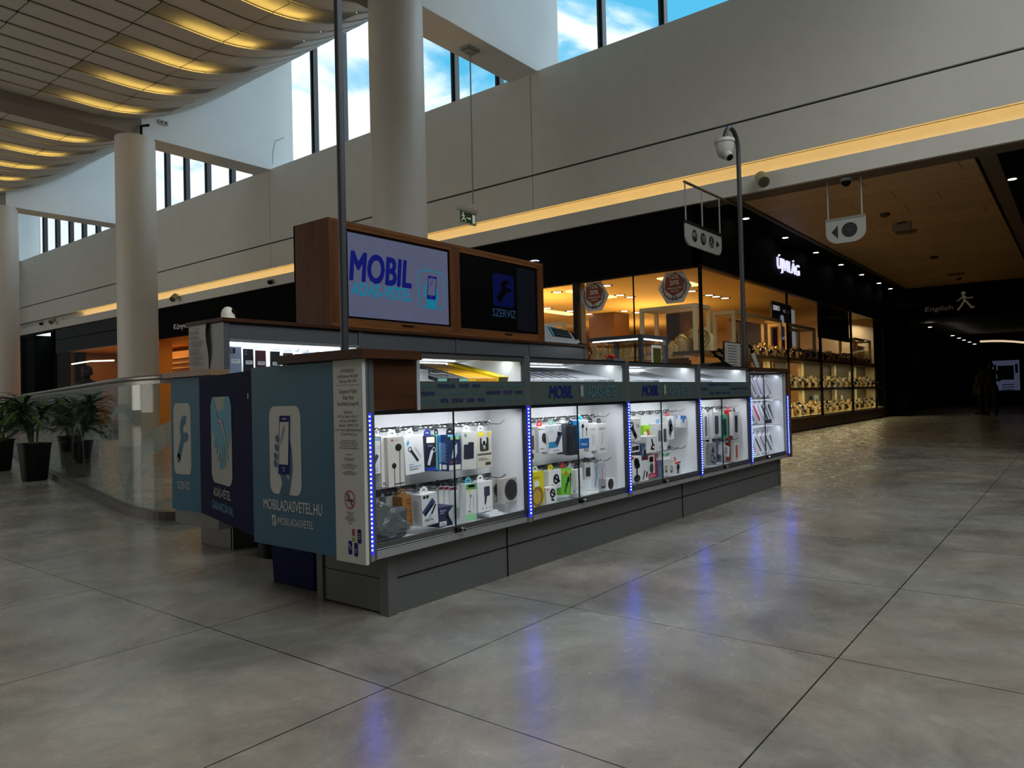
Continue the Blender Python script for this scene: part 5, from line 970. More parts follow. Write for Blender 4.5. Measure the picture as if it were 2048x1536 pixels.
# ================= people
def person(nm, lb, loc, rz, H, shirt, trouser, hair, skin='#3a2a22', arms='down', bag=None):
    t = thing('person', lb, 'person', loc, rz); k = H/1.75
    SK = mat(skin, .6); ch = {}
    def skin_mesh(name, verts, edges, rad, m, par):
        me = bpy.data.meshes.new(name); me.from_pydata([V(v)*k for v in verts], edges, []); me.materials.append(m); o = bpy.data.objects.new(name, me); COL.objects.link(o); o.parent = par
        s = o.modifiers.new('skin', 'SKIN'); s.use_smooth_shade = True
        for i, r_ in enumerate(rad): v = me.skin_vertices[0].data[i]; v.radius = ((r_[0]*k, r_[1]*k) if isinstance(r_, tuple) else (r_*k, r_*k)); v.use_root = (i == 0)
        o.modifiers.new('sub', 'SUBSURF').levels = 1; o.modifiers['sub'].render_levels = 2; return o
    if arms == 'down': aR = [(.20, 0, 1.42), (.27, .01, 1.14), (.26, -.08, .90), (.255, -.10, .82)]; aL = [(-x, y, z) for x, y, z in aR]
    elif arms == 'rail': aR = [(.20, 0, 1.42), (.29, -.10, 1.20), (.22, -.34, 1.24), (.20, -.42, 1.27)]; aL = [(-x, y, z) for x, y, z in aR]
    else: aR = [(.20, 0, 1.42), (.26, -.02, 1.15), (.12, -.26, 1.16), (.06, -.31, 1.18)]; aL = [(-.20, 0, 1.42), (-.26, .0, 1.15), (-.20, -.22, 1.08), (-.17, -.29, 1.09)]
    vs = [(0, 0, .95), (0, 0, 1.10), (0, .01, 1.30), (0, .01, 1.43), (0, 0, 1.52), (0, -.015, 1.60)]; rad = [(.165, .115), (.145, .10), (.18, .12), (.13, .085), .055, .055]; ed = [(i, i+1) for i in range(5)]
    def chain(root, pts, rs):
        i = root
        for p, r_ in zip(pts, rs): vs.append(p); rad.append(r_); ed.append((i, len(vs)-1)); i = len(vs)-1
    chain(3, aR, [.066, .05, .038, .034]); chain(3, aL, [.066, .05, .038, .034])
    for s in (-1, 1): chain(0, [(.10*s, 0, .86), (.11*s, -.01, .50), (.11*s, .02, .10), (.11*s, -.02, .045), (.115*s, -.14, .03)], [.10, .065, .05, .042, .036])
    body = skin_mesh('body', vs, ed, rad, mat(shirt, .8, noise=.08), t)
    # head with nose, ears; hair cap
    mb = MB(); hd = []
    for z, rx, ry, oy in ((1.545, .045, .05, -.01), (1.565, .062, .075, -.02), (1.60, .072, .088, -.015), (1.65, .078, .096, -.005), (1.70, .076, .095, 0), (1.735, .06, .078, .004), (1.752, .03, .04, .006)):
        hd.append([(rx*math.cos(2*PI*i/20)*k, (oy+ry*math.sin(2*PI*i/20))*k, z*k) for i in range(20)])
    mb.loft(hd, SK); mb.loft([[(.012*k, -.10*k, 1.655*k), (-.012*k, -.10*k, 1.655*k), (0, -.095*k, 1.67*k)], [(.018*k, -.122*k, 1.625*k), (-.018*k, -.122*k, 1.625*k), (0, -.118*k, 1.64*k)]], SK)
    for s in (-1, 1): mb.lathe([(.004, -.008), (.018, 0), (.004, .008)], SK, (.08*s*k, .0, 1.645*k), 10); mb.box(.022*s*k-.01, -.104*k, 1.655*k, .022*s*k+.01, -.094*k, 1.663*k, mat('#15100d', .5))
    mb.box(-.022*k, -.106*k, 1.596*k, .022*k, -.09*k, 1.602*k, mat('#3a1c18', .6)); mb.build('head', t, local=True, smooth=True)
    mb = MB(); hd = []
    for z, rx, ry, oy in (((1.60, .080, .07, .035),) if hair != 'long' else ((1.38, .09, .05, .08), (1.5, .09, .06, .06), (1.60, .088, .08, .03)))+((1.66, .086, .088, .020), (1.70, .084, .100, .006), (1.745, .068, .088, .004), (1.772, .03, .045, .004)):
        hd.append([(rx*math.cos(2*PI*i/20)*k, (oy+ry*math.sin(2*PI*i/20))*k, z*k) for i in range(20)])
    mb.loft(hd, mat('#0c0a09', .7)); mb.build('hair', t, local=True, smooth=True)
    # trousers and shoes
    mb = MB()
    for s in (-1, 1):
        mb.loft([[((.10*s*sc+.0+rx*math.cos(2*PI*i/16))*k, (oy+ry*math.sin(2*PI*i/16))*k, z*k) for i in range(16)] for z, rx, ry, oy, sc in ((.08, .07, .085, .01, 1.1), (.5, .082, .09, 0, 1.1), (.86, .115, .125, 0, .95), (.99, .10, .12, 0, .8))], mat(trouser, .8))
    mb.build('trousers', t, local=True, smooth=True)
    for s in (-1, 1): mb = MB(); mb.loft([[((.115*s+.048*math.cos(2*PI*i/14))*k, (-.06+oy+.135*math.sin(2*PI*i/14))*k, z*k) for i in range(14)] for z, oy in ((0, 0), (.04, 0), (.075, .02), (.09, .04))], mat('#0e0e0e', .5)); mb.build('shoe', t, local=True, smooth=True)
    for s, A in ((1, aR), (-1, aL)):
        w = V(A[-1]); d = (V(A[-1])-V(A[-2])).normalized(); sd = d.cross(V((0, 0, 1))).normalized() if abs(d.z) < .9 else V((0, 1, 0)); hv = [w-d*.01, w+d*.05, w+d*.085]; he = [(0, 1), (1, 2)]; hr = [.022, (.03, .016), (.03, .015)]
        for f_, (o_, l_) in enumerate(((-.030, .055), (-.010, .065), (.010, .062), (.030, .048))):
            b = w+d*.09+sd*o_; hv += [b, b+d*l_*.55-V((0, 0, .006)), b+d*l_*.9-V((0, 0, .02))]; he += [(2, len(hv)-3), (len(hv)-3, len(hv)-2), (len(hv)-2, len(hv)-1)]; hr += [.009, .0085, .0075]
        b = w+d*.03+sd*-.035*s; hv += [b, b+d*.03-sd*.02*s]; he += [(1, len(hv)-2), (len(hv)-2, len(hv)-1)]; hr += [.011, .009]
        skin_mesh('hand', [tuple(v) for v in hv], he, hr, SK, t)
    if bag:
        mb = MB(); mb.box(.13, -.16, .72, .24, .14, 1.05, mat(bag, .7)); mb.build('shoulder_bag', t, local=True, bevel=.02)
    return t
p = on_z(176, 925, 0); person('p', 'person in dark clothes with short hair looking down behind the balustrade', (p.x, p.y, 0), math.radians(-60), 1.77, '#0b0b0c', '#0d0e12', 'short', '#2a1c16', 'phone')
p = on_z(1965, 829, 0); person('p', 'person in a pale beige coat at the dark corridor end', (p.x, p.y, 0), math.radians(150), 1.66, '#5a4c38', '#1a1815', 'long', '#4a3a30', 'down', '#4a3a24')
p = on_z(1984, 830, 0); person('p', 'person in a dark top with a pale letter at the dark corridor end', (p.x, p.y, 0), math.radians(-90), 1.80, '#101012', '#15130f', 'short', '#4a3a30', 'phone')
# ================= kiosk odds and ends (far lit case, notices)
c0 = on_z(1283, 668, 1.66); cx, cy = c0.x, c0.y
t = thing('lit_glass_case', 'tall lit glass case at the far rear corner of the kiosk', 'display case', (cx+.3, cy+.5, 0))
x1_, y1_ = cx+.62, 4.40
mb = MB(); mb.box(cx, cy, 1.62, x1_, y1_, 1.66, GREYD); mb.build('top', t, bevel=.002)
for x, y in ((cx, cy), (x1_-.04, cy), (x1_-.04, y1_-.04)): MB().box(x, y, 0, x+.045, y+.045, 1.62, GREYD).build('post', t)
MB().box(cx+.01, cy+.01, 0, x1_-.01, y1_, 1.10, GREY).build('base', t); MB().box(cx+.005, cy+.04, 1.1, cx+.009, y1_, 1.62, HAZEGLASS).build('glass_side', t); MB().box(cx+.04, cy+.005, 1.1, x1_-.04, cy+.009, 1.62, HAZEGLASS).build('glass_side', t)
mb = MB(); E_ = mat('#f4fbff', .5, emit=7)
for k in range(40): y = cy+.05+(y1_-cy-.08)*k/40; mb.box(cx+.035, y, 1.608, cx+.05, y+.010, 1.616, E_)
for k in range(24): x = cx+.06+(x1_-cx-.1)*k/24; mb.box(x, cy+.035, 1.608, x+.010, cy+.05, 1.616, E_)
mb.build('led_line', t); a_ = area('case_led', (cx+.3, cy+.35, 1.60), .5, .5, 2.2, (.93, .97, 1), (0, 0, -1)); a_.parent = t; a_.matrix_parent_inverse = pinv(t)
for z in (1.56, 1.27): 
    mb = MB(); mb.box(cx+.02, cy+.02, z, x1_-.03, y1_-.02, z+.008, HAZEGLASS); mb.build('glass_shelf', t)
a = on_y(1303, 690, cy-.02); b_ = on_y(1322, 735, cy-.02); mb = MB(); mb.box(a.x, cy-.03, 1.2, b_.x, cy-.015, a.z, mat('#cfcfc6', .5)); F = Fr((a.x, cy-.031, 0), (1, 0, 0), (0, 0, 1), .001); F.rect(mb, .012, 1.2, b_.x-a.x-.012, a.z-.03, mat('#4a4210', .5)); mb.build('framed_card', label='dark yellow card in a white frame before the far lit case', cat='card')
t = thing('flower_box', 'grey tapered box with red flowers on the kiosk counter', 'box', (5.08, 2.98, ZT)); 
mb = MB(); mb.loft([[(5.03-e, 2.93-e, z), (5.17+e+.03, 2.93-e, z), (5.17+e+.03, 3.05+e, z), (5.03-e, 3.05+e, z)] for z, e in ((1.246, .02), (1.30, 0))], GREYD); mb.build('box', t); mb = MB(); 
for k in range(16): mb.lathe([(.002, -.008), (.013, 0), (.002, .008)], mat('#c01818', .5), (5.04+R.uniform(0, .12), 2.95+R.uniform(0, .08), 1.305+R.uniform(0, .03)), 6)
mb.build('flowers', t)
def card(px0, px1, py0, py1, y, lean, lb):
    a = on_y(px0, py1, y); b_ = on_y(px1, py0, y); w = b_.x-a.x-lean; h = b_.z-ZT; mb = MB(); mb.prism([(0, 0), (w, 0), (w+lean, h), (lean, h)], (a.x, y, ZT+.002), (1, 0, 0), (0, .12, 1), .012, mat('#17171a', .4)); o = mb.build('table_card', label=lb, cat='card')
    mb = MB(); F = Fr((a.x, y-.001, ZT+.002), (1, 0, 0), (0, .12, 1), .0015); F.poly(mb, [(.012, .008), (w-.012, .008), (w+lean-.014, h-.01), (lean+.010, h-.01)], mat('#7c7a74', .6))
    for k in range(8): F.rect(mb, w*.2+lean*(.9-k*.1), h*(.85-.1*k), w*.72+lean*(.9-k*.1), h*(.87-.1*k), mat('#222224', .6), 2)
    mb.build('printed_sheet', o, local=False); return o
card(1449, 1487, 686, 737, 2.85, .09, 'leaning card with printed price lines in a black frame on the counter')
mb = MB()
for pts in (((1428, 706), (1443, 720), (1448, 733)), ((1437, 698), (1450, 712), (1462, 733)), ((1426, 704), (1448, 699), (1466, 693)), ((1430, 712), (1462, 722))): mb.tube([on_y(px, py, 2.95) for px, py in pts], .012, BLK)
mb.build('device_stand', label='black angular device stand beside the leaning card on the counter', cat='stand')
mb = MB(); q = [on_y(px, py, 2.9) for px, py in ((1395, 735), (1412, 727), (1440, 724), (1458, 735))]; mb.loft([[p+V((0, d, 0)) for p in q] for d in (-.06, .08)], BLK); mb.build('black_pouch', label='low black pouch on the counter beneath the device stand', cat='pouch')
q = [on_y(px, py, 2.8) for px, py in ((1512, 735), (1519, 735), (1510, 706), (1502, 708))]; mb = MB(); mb.loft([[p+V((0, d, 0)) for p in q] for d in (0, .012)], mat('#8f8d88', .5)); mb.build('table_card', label='slim leaning card at the far end of the counter', cat='card')
# ================= goods in the kiosk cabinets
Wh = '#dfe2e4'; Bk = '#17181b'; Gy = '#9a9ea2'; Nv = '#1f2d5a'; Tl = '#2f8fa8'; Rd = '#b3202c'; Gn = '#6aa84a'; Lm = '#8fd021'; Yl = '#d8cc1c'; Br = '#a8783c'
def art(mb, F, w, h, A):
    for q in A:
        k = q[0]; m = mat(q[-1], .5)
        if k == 'r': F.rect(mb, q[1]*w, q[2]*h, q[3]*w, q[4]*h, m, q[5] if len(q) > 6 else 1)
        elif k == 'rr': F.rrect(mb, q[1]*w, q[2]*h, q[3]*w, q[4]*h, q[5]*w, m, 1, n=4)
        elif k == 'rr2': F.rrect(mb, q[1]*w, q[2]*h, q[3]*w, q[4]*h, q[5]*w, m, 2, n=4)
        elif k == 'e': F.ell(mb, q[1]*w, q[2]*h, q[3]*w, q[4]*w, m, 2, 18)
        elif k == 'e3': F.ell(mb, q[1]*w, q[2]*h, q[3]*w, q[4]*w, m, 3, 18)
        elif k == 'l': F.line(mb, [(a*w, b*h) for a, b in q[1]], q[2]*w, m, 2)
        elif k == 'p': F.poly(mb, [(a*w, b*h) for a, b in q[1]], m, 1)
        elif k == 'g': F.ring(mb, q[1]*w, q[2]*h, q[3]*w, q[4]*w, m, 2)
        elif k == 't': F.text(mb, q[1], q[2]*w, q[3]*h, q[4]*h, m, 2, w=q[5]*w, bold=.012)
        elif k == 'lines':
            for i in range(q[5]): F.rect(mb, q[1]*w, (q[2]+i*q[4])*h, (q[1]+q[3]*(1-.15*(i % 3)))*w, (q[2]+i*q[4]+q[4]*.38)*h, m, 2)
def pack(name, lb, cat, px0, py0, px1, py1, y, d, col, A=(), tab=None, tilt=0, rz=0, group=None, side=None, mt=None, label_side=None):
    p = on_y(px0, py1, y); q = on_y(px1, py0, y); w = q.x-p.x; h = q.z-p.z
    t = thing(name, lb, cat, (p.x+w/2, y, p.z), 0, group); t.rotation_euler = (0, tilt, rz)
    m = mt or mat(col, .45); mb = MB(); mb.box(-w/2, 0, 0, w/2, d, h, m); mb.build('box', t, local=True, bevel=.0012)
    F = Fr((-w/2, -.0002, 0), (1, 0, 0), (0, 0, 1), .0004)
    if A: mb = MB(); art(mb, F, w, h, A); mb.build('printed_front', t, local=True, fix=False)
    F2 = Fr((-w/2-.0002, d, 0), (0, -1, 0), (0, 0, 1), .0004)
    if side: mb = MB(); art(mb, F2, d, h, side); mb.build('printed_side', t, local=True, fix=False)
    if tab:
        mb = MB(); tm = mat(tab, .45); tw = min(w*.62, .055); th = .034; fl_ = Fr((-tw/2, d*.5, h), (1, 0, 0), (0, 0, 1))
        n = 10; o = [(tw/2+tw/2*math.cos(PI-PI*i/n), th*.35+th*.65*math.sin(PI*i/n)) for i in range(n+1)]; i_ = [(tw/2+tw*.24*math.cos(PI-PI*i/n), th*.35+th*.26*math.sin(PI*i/n)) for i in range(n+1)]
        for a in range(n): mb.prism([o[a], i_[a], i_[a+1], o[a+1]][::-1], (-tw/2, d*.5, h), (1, 0, 0), (0, 0, 1), .0012, tm)
        mb.prism([(0, 0), (tw, 0), (tw, th*.35), (0, th*.35)], (-tw/2, d*.5, h), (1, 0, 0), (0, 0, 1), .0012, tm); mb.build('hang_tab', t, local=True, fix=False)
    return t
TX_ = ('lines', .1, .06, .6, .03, 4, '#6a6e74')
# ---- first cabinet, upper row
pack('accessory_box', 'white box with blue top edge beside the near corner LED strip', 'box', 744, 876, 760, 949, 2.60, .10, Wh, [('r', 0, .93, 1, 1, '#6fb4d0'), ('l', [(.1, .25), (.6, .5)], .38, '#3a4258'), ('g', .78, .74, .15, .03, Gy), TX_], Wh)
pack('earphone_box', 'white slim box left of the hanging wired earphone box', 'box', 764, 872, 775, 975, 2.60, .10, '#e6e2dc', [('lines', .1, .05, .8, .03, 2, Bk)], Wh)
pack('earphone_box', 'tall pale box with two black wired earphones printed', 'box', 778, 872, 808, 975, 2.575, .05, '#cfccc6', [('e', .28, .93, .06, .06, '#b0384a'), ('lines', .36, .92, .3, .015, 2, Gy), ('e', .66, .78, .2, .17, Bk), ('l', [(.74, .76), (.70, .2), (.70, 0)], .035, Bk), ('e', .36, .42, .14, .13, Bk), ('l', [(.38, .4), (.36, 0)], .035, Bk), ('l', [(.4, .05), (.95, .05)], .05, Bk)], Wh, tilt=-.02, side=[('lines', .3, .04, .5, .015, 3, Gy)])
pack('headset_box', 'white box of a black wireless earphone, words smart bluetooth earphone', 'box', 812, 870, 848, 950, 2.60, .055, Wh, [('p', [(.12, .82), (.22, .92), (.25, .82), (.16, .75)], '#22a0c8'), ('l', [(.34, .62), (.66, .34)], .11, Bk), ('g', .28, .66, .10, .035, Bk), ('l', [(.56, .68), (.82, .42)], .07, '#b8bcc0'), ('t', 'smart', .2, .24, .045, .25, '#1c88b8'), ('t', 'bluetooth-4.2', .2, .175, .045, .6, '#1c88b8'), ('t', 'earphone', .2, .11, .045, .45, Bk)], Wh, tilt=-.05)
pack('headset_box', 'navy box with a white wireless earpiece and price label', 'box', 851, 871, 871, 943, 2.63, .05, '#121730', [('r', 0, 0, 1, .1, '#1c3a9a'), ('rr', .1, .80, .85, .97, .04, '#e8e4de'), ('lines', .2, .7, .5, .03, 2, '#9aa4b8'), ('l', [(.3, .2), (.6, .55)], .24, '#c8ccd0'), ('g', .78, .60, .16, .04, '#e0e0e0')], '#2a3a8a', tilt=.02)
pack('accessory_box', 'slim pale green box edge before the blue boxes', 'box', 871, 868, 876, 940, 2.64, .06, '#6fae96', (), None)
pack('accessory_box', 'bright blue box side with white text beside the darker blue box', 'box', 876, 870, 887, 943, 2.64, .06, '#1f6eae', [('lines', .2, .25, .6, .035, 16, '#a8d0ee'), ('rr', .25, .04, .75, .2, .05, '#e8e8ea')], Bk)
pack('mouse_box', 'dark navy box with a white mouse and green tags in the middle of the cabinet', 'box', 897, 868, 921, 943, 2.59, .06, '#1d2f58', [('r', 0, .95, 1, 1, '#7ac0dc'), ('r', .2, .86, .5, .95, '#8fd08a'), ('r', .6, .86, .9, .95, '#8fd08a'), ('p', [(.25, .36), (.4, .62), (.7, .76), (.72, .5), (.55, .34)], '#c4ccd4'), ('lines', .1, .22, .6, .03, 2, '#b05060'), ('rr', .05, .02, .95, .16, .04, '#d8dad4')], Bk, side=[('lines', .15, .25, .7, .03, 18, '#8ab4e4'), ('rr', .3, .05, .8, .18, .08, '#e8e8ea')])
pack('phone_case_box', 'pale grey box showing the back and front of a phone', 'box', 924, 862, 951, 941, 2.60, .05, '#c9c9c4', [('r', .12, .85, .3, .94, '#6f8a80'), ('rr', .1, .27, .52, .66, .06, '#1e2034'), ('rr2', .4, .28, .80, .72, .06, '#201c30'), ('p', [(.6, .3), (.76, .34), (.78, .66), (.66, .6)], '#7a3a68'), ('lines', .12, .05, .3, .02, 1, Gy)], Wh, tilt=.05)
pack('light_bulb_box', 'pale box with yellow tag and a white bulb in a black window', 'box', 954, 861, 983, 937, 2.66, .05, '#bdb8a8', [('r', .12, .87, .45, .97, Yl), ('e', .82, .9, .1, .1, '#c8b828'), ('rr', .22, .45, .78, .82, .06, '#222224'), ('e', .48, .74, .17, .2, '#b8b8b6'), ('l', [(.48, .7), (.5, .54)], .14, '#aaaaaa'), ('r', .05, .34, .95, .39, '#4a4a48'), ('lines', .1, .2, .7, .03, 3, '#6a665c'), ('r', .55, .06, .9, .14, '#2a2a2a')], Wh)
# ---- lower row
mb = MB(); q = [on_y(px, py, 2.56) for px, py in ((744, 1087), (830, 1062), (822, 1048), (806, 1030), (788, 1016), (768, 1003), (752, 996), (744, 994))]
R.seed(3)
rings = []
for j in range(7):
    f = j/6; yy = 2.545+.19*f; c = V((sum(p.x for p in q)/8, 0, sum(p.z for p in q)/8)); s_ = 1-.55*abs(f-.35)**2
    rings.append([V((c.x+(p.x-c.x)*s_*(1+R.uniform(-.06, .06)), yy+R.uniform(-.012, .012), max(.352, c.z+(p.z-c.z)*s_*(1+R.uniform(-.06, .06))))) for p in q])
mb.loft(rings, BAG); o = mb.build('plastic_bag', smooth=True, label='crumpled grey plastic bag slumped in the near lower cabinet corner', cat='bag'); md = o.modifiers.new('sub', 'SUBSURF'); md.levels = 4; md.render_levels = 4; tx = bpy.data.textures.new('crumple', 'CLOUDS'); tx.noise_scale = .055; tx.noise_depth = 3; dm = o.modifiers.new('crumple', 'DISPLACE'); dm.texture = tx; dm.strength = .035; dm.mid_level = .5; dm.texture_coords = 'GLOBAL'
mb = MB(); mb.box(2.24, 2.60, .352, 2.46, 2.68, .50, mat('#3f4348', .5)); mb.build('folded_cloth', label='dark folded contents inside the grey plastic bag', cat='cloth', bevel=.02)
pack('accessory_box', 'pale grey box pair left of the brown box', 'box', 772, 991, 795, 1040, 2.70, .05, '#b9bcbc', [('l', [(.5, 0), (.5, 1)], .03, Gy)], Bk)
pack('cardboard_box', 'brown cardboard box with line drawings, printed TACTICAL', 'box', 806, 990, 833, 1056, 2.63, .11, '#96672f', [('t', 'TACTICAL', .2, .86, .055, .7, '#2c1c10'), ('r', .6, .93, .85, 1, '#c8c8c0'), ('lines', .3, .75, .5, .03, 2, '#3a2614'), ('g', .22, .55, .12, .02, '#3a2614'), ('l', [(.45, .5), (.8, .5), (.8, .68)], .02, '#3a2614'), ('l', [(.3, .42), (.95, .42)], .015, '#3a2614'), ('l', [(.3, .2), (.95, .2)], .015, '#3a2614'), ('l', [(.6, .05), (.6, .38)], .015, '#3a2614')], Br)
pack('usb_hub_box', 'large white hanging box of a dark blue hub, words USB X4', 'box', 846, 984, 876, 1053, 2.555, .075, '#c9ccce', [('rr', .1, .86, .26, .96, .03, Bk), ('rr', .3, .86, .46, .96, .03, Bk), ('l', [(.16, .42), (.7, .72)], .3, '#2f3a62'), ('l', [(.14, .36), (.66, .64)], .06, '#1c2442'), ('l', [(.6, .36), (.85, .6)], .09, Bk), ('l', [(.45, .25), (.6, .38)], .12, '#9aa2b8'), ('t', 'USB X4', .12, .13, .07, .55, Bk), ('lines', .1, .04, .7, .025, 2, Gy), ('lines', .12, .21, .4, .02, 1, Bk)], '#d8d8d2', tilt=-.05, side=[('lines', .2, .1, .6, .03, 24, '#a8acae')])
pack('phone_stand_box', 'navy and white box of a black magnetic stand, words Magnetic Stand', 'box', 878, 1010, 906, 1056, 2.56, .10, '#20294c', [('p', [(.98, .95), (1, .0), (.72, .3), (.62, .62)], '#b8bcc0'), ('t', 'Magnetic', .1, .78, .08, .4, '#c8ccd8'), ('t', 'Stand', .1, .67, .07, .25, '#c8ccd8'), ('e', .56, .56, .13, .16, Bk), ('l', [(.6, .5), (.85, .12)], .14, '#0c0c10'), ('rr', .04, .06, .52, .28, .03, '#d0d0cc'), ('lines', .08, .11, .36, .06, 2, '#555558')], None)
for k in range(3): pack('cable_box', ['white box with red corner, left of three behind the navy stand box', 'white box with red corner, middle of three', 'white box with wide dark red band, right of three'][k], 'box', 879+11*k, 972, 889+11*k+(6 if k == 2 else 0), 1018, 2.70-.01*k, .06, Wh, [('r', .0, .86, .8, .98, '#7a1c30'), TX_], Bk)
pack('cable_box', 'pale transparent cable pack in the middle of the lower row', 'box', 918, 968, 927, 1030, 2.68, .03, '#c0c8c8', [TX_], Gy)
pack('accessory_box', 'pale back row box with green band, upper part hidden', 'box', 921, 965, 931, 1010, 2.72, .03, Wh, [('r', 0, .72, 1, 1, '#5a8a50')], '#3f8a86')
pack('cable_box', 'white and green slim cable box with a yellow tag and blue hanger', 'box', 932, 966, 951, 1042, 2.565, .045, '#d4dad6', [('r', 0, .84, 1, 1, '#5a9a58'), ('r', .2, .9, .8, .97, Yl), ('r', .2, .76, .45, .81, Yl), ('l', [(.45, .68), (.35, .32)], .04, Gy), ('l', [(.7, .68), (.72, .3)], .04, Gy), ('r', .38, .62, .5, .7, Bk), ('t', 'USB', .15, .22, .04, .3, Bk), ('lines', .15, .17, .6, .03, 1, Gy), ('r', 0, 0, 1, .15, '#8fd49a')], '#4aa0b4', tilt=.04)
pack('car_charger_box', 'white box of a dark car charger right of the green cable box', 'box', 957, 960, 984, 1026, 2.60, .07, '#dcdcdc', [('rr', .42, .5, .82, .82, .07, '#2a3040'), ('p', [(.45, .5), (.62, .5), (.52, .2), (.44, .26)], '#222838'), ('l', [(.5, .8), (.5, .55)], .04, '#4a5468'), ('e', .3, .12, .05, .05, Gy), ('e', .55, .12, .05, .05, Gy), ('e', .8, .12, .05, .05, Gy)], Wh)
for k in range(2): pack('tripod_ring_box', ['grey box with dark round window, partly hidden, lower right', 'grey box with large dark round window in the lower right corner'][k], 'box', (985, 1007)[k], (955, 953)[k], (998, 1035)[k], (1006, 1009)[k], (2.66, 2.58)[k], .045, '#b0aea6', [('e', (.8, .54)[k], .52, .45 if k else .6, .45 if k else .6, '#3a3632'), ('e3', (.8, .54)[k], .52, .36 if k else .4, .36 if k else .4, '#1a1816'), ('lines', .4, .9, .5, .04, 1, '#5a5852'), ('lines', .15, .04, .7, .04, 1, '#5a5852')], None, side=[('lines', .4, .2, .2, .04, 12, Gy)])
for k in range(3): mb = MB(); mb.box(3.08-.02*k, 2.58+.01*k, .349+.013*k, 3.19-.02*k, 2.70, .361+.013*k, mat('#dfe2e4', .5)); mb.build('flat_box', label='thin white flat box in the small stack on the first cabinet floor', cat='box', group='flat boxes on the first cabinet floor', bevel=.001)
# ---- second cabinet
pack('accessory_box', 'white box with a dark square window at the left of the second cabinet', 'box', 1059, 861, 1070, 926, 2.60, .05, '#c8c8c6', [('rr', .05, .4, .8, .85, .08, '#4a4a4c'), ('e', .5, .2, .2, .3, Bk)], '#d0444a')
pack('earbud_box', 'white box of black wireless earbuds in the second cabinet', 'box', 1078, 852, 1096, 905, 2.60, .06, Wh, [('e', .12, .9, .06, .06, Rd), ('lines', .22, .88, .4, .04, 1, Bk), ('e', .55, .55, .22, .3, '#26262a'), ('e', .75, .42, .16, .22, '#34343a'), ('lines', .1, .1, .5, .04, 2, Bk)], Rd)
pack('smartwatch_box', 'white box with a blue band and dark tilted devices, second cabinet', 'box', 1098, 849, 1124, 908, 2.58, .05, '#d8dce0', [('r', 0, .2, .65, .42, '#2a86b8'), ('l', [(.6, .35), (.8, .6)], .25, '#2c3450'), ('l', [(.7, .7), (.95, .66)], .14, '#2c3038'), ('g', .9, .86, .1, .03, Bk), ('lines', .1, .75, .3, .05, 3, '#9ac0d8'), ('lines', .3, .08, .5, .05, 1, Bk)], '#7aa8a0', tilt=-.03)
pack('speaker_box', 'tall charcoal box, left of two dark boxes', 'box', 1126, 846, 1139, 909, 2.63, .05, '#3c4048', [('lines', .3, .3, .25, .03, 8, '#5a606a')], '#d8d8d8')
pack('speaker_box', 'tall black box, right of two dark boxes', 'box', 1142, 850, 1155, 911, 2.60, .05, '#202228', [('lines', .35, .3, .3, .03, 9, '#4a4e58')], Bk)
pack('earphone_box', 'bright blue edged box with white earphone panel, second cabinet', 'box', 1160, 840, 1177, 898, 2.58, .07, '#dde2e4', [('r', 0, 0, 1, .36, '#1f5fa8'), ('l', [(.35, .9), (.3, .4)], .05, Bk), ('e', .35, .8, .13, .12, Bk), ('l', [(.75, .7), (.75, .45)], .05, Bk), ('e', .75, .68, .08, .1, Bk), ('t', 'Hoco', .15, .12, .08, .6, '#e8f0f8')], '#2f9ad8', side=[('r', 0, 0, 1, 1, '#1f8ad0')])
pack('earphone_box', 'white earphone box right of the blue box, with pale drawing', 'box', 1178, 845, 1194, 903, 2.60, .04, '#dadada', [('lines', .2, .75, .6, .04, 2, Gy), ('l', [(.4, .6), (.45, .2)], .04, Gy), ('l', [(.65, .55), (.6, .25)], .04, Gy)], Bk)
pack('cable_box', 'white cable box with grey cable drawing, last of the upper row', 'box', 1196, 846, 1213, 908, 2.585, .05, '#d6d6d4', [('lines', .2, .8, .6, .04, 2, Bk), ('l', [(.55, .68), (.4, .3)], .06, Gy), ('lines', .2, .12, .6, .04, 2, Bk)], '#34343a')
pack('cable_box', 'thin white back box at the end of the upper row', 'box', 1210, 842, 1217, 888, 2.68, .05, '#c8c8d2', (), None)
pack('toy_pack', 'yellow blister card with a round pale picture, lower left of second cabinet', 'blister card', 1060, 941, 1087, 1011, 2.565, .02, Yl, [('e', .5, .62, .18, .14, '#e6e6e0'), ('e', .55, .22, .4, .42, '#8a6a2a'), ('e3', .5, .22, .28, .3, '#b89a3a'), ('lines', .25, .78, .5, .04, 2, '#7a6a10'), ('r', 0, .9, .25, 1, '#6a1c40')], '#d8dcd8')
pack('earbud_box', 'white box with yellow edge and a black earhook', 'box', 1096, 938, 1122, 980, 2.60, .06, Wh, [('r', 0, 0, .06, 1, Yl), ('g', .62, .5, .22, .1, Bk), ('l', [(.5, .6), (.85, .35)], .12, Bk), ('r', .05, .05, .45, .22, Rd), ('lines', .6, .08, .3, .05, 2, Gy)], Yl)
pack('headset_box', 'lime green box with a dark earphone picture in the second cabinet', 'box', 1122, 935, 1141, 992, 2.60, .06, '#67b52a', [('r', 0, .8, 1, .96, '#8fd840'), ('e', .45, .82, .16, .12, '#d06a20'), ('l', [(.7, .6), (.55, .4), (.4, .12)], .16, '#2a4a34'), ('e', .72, .58, .14, .18, '#3a5a40')], Rd, tilt=.06)
pack('earbud_box', 'small white box of a black earhook standing on the cabinet floor', 'box', 1093, 972, 1113, 1007, 2.56, .05, '#dcdcdc', [('g', .6, .58, .26, .12, Bk), ('l', [(.45, .7), (.85, .45)], .1, Bk), ('l', [(.5, .2), (.7, .12)], .12, Bk), ('e', .14, .88, .06, .06, Rd)], None)
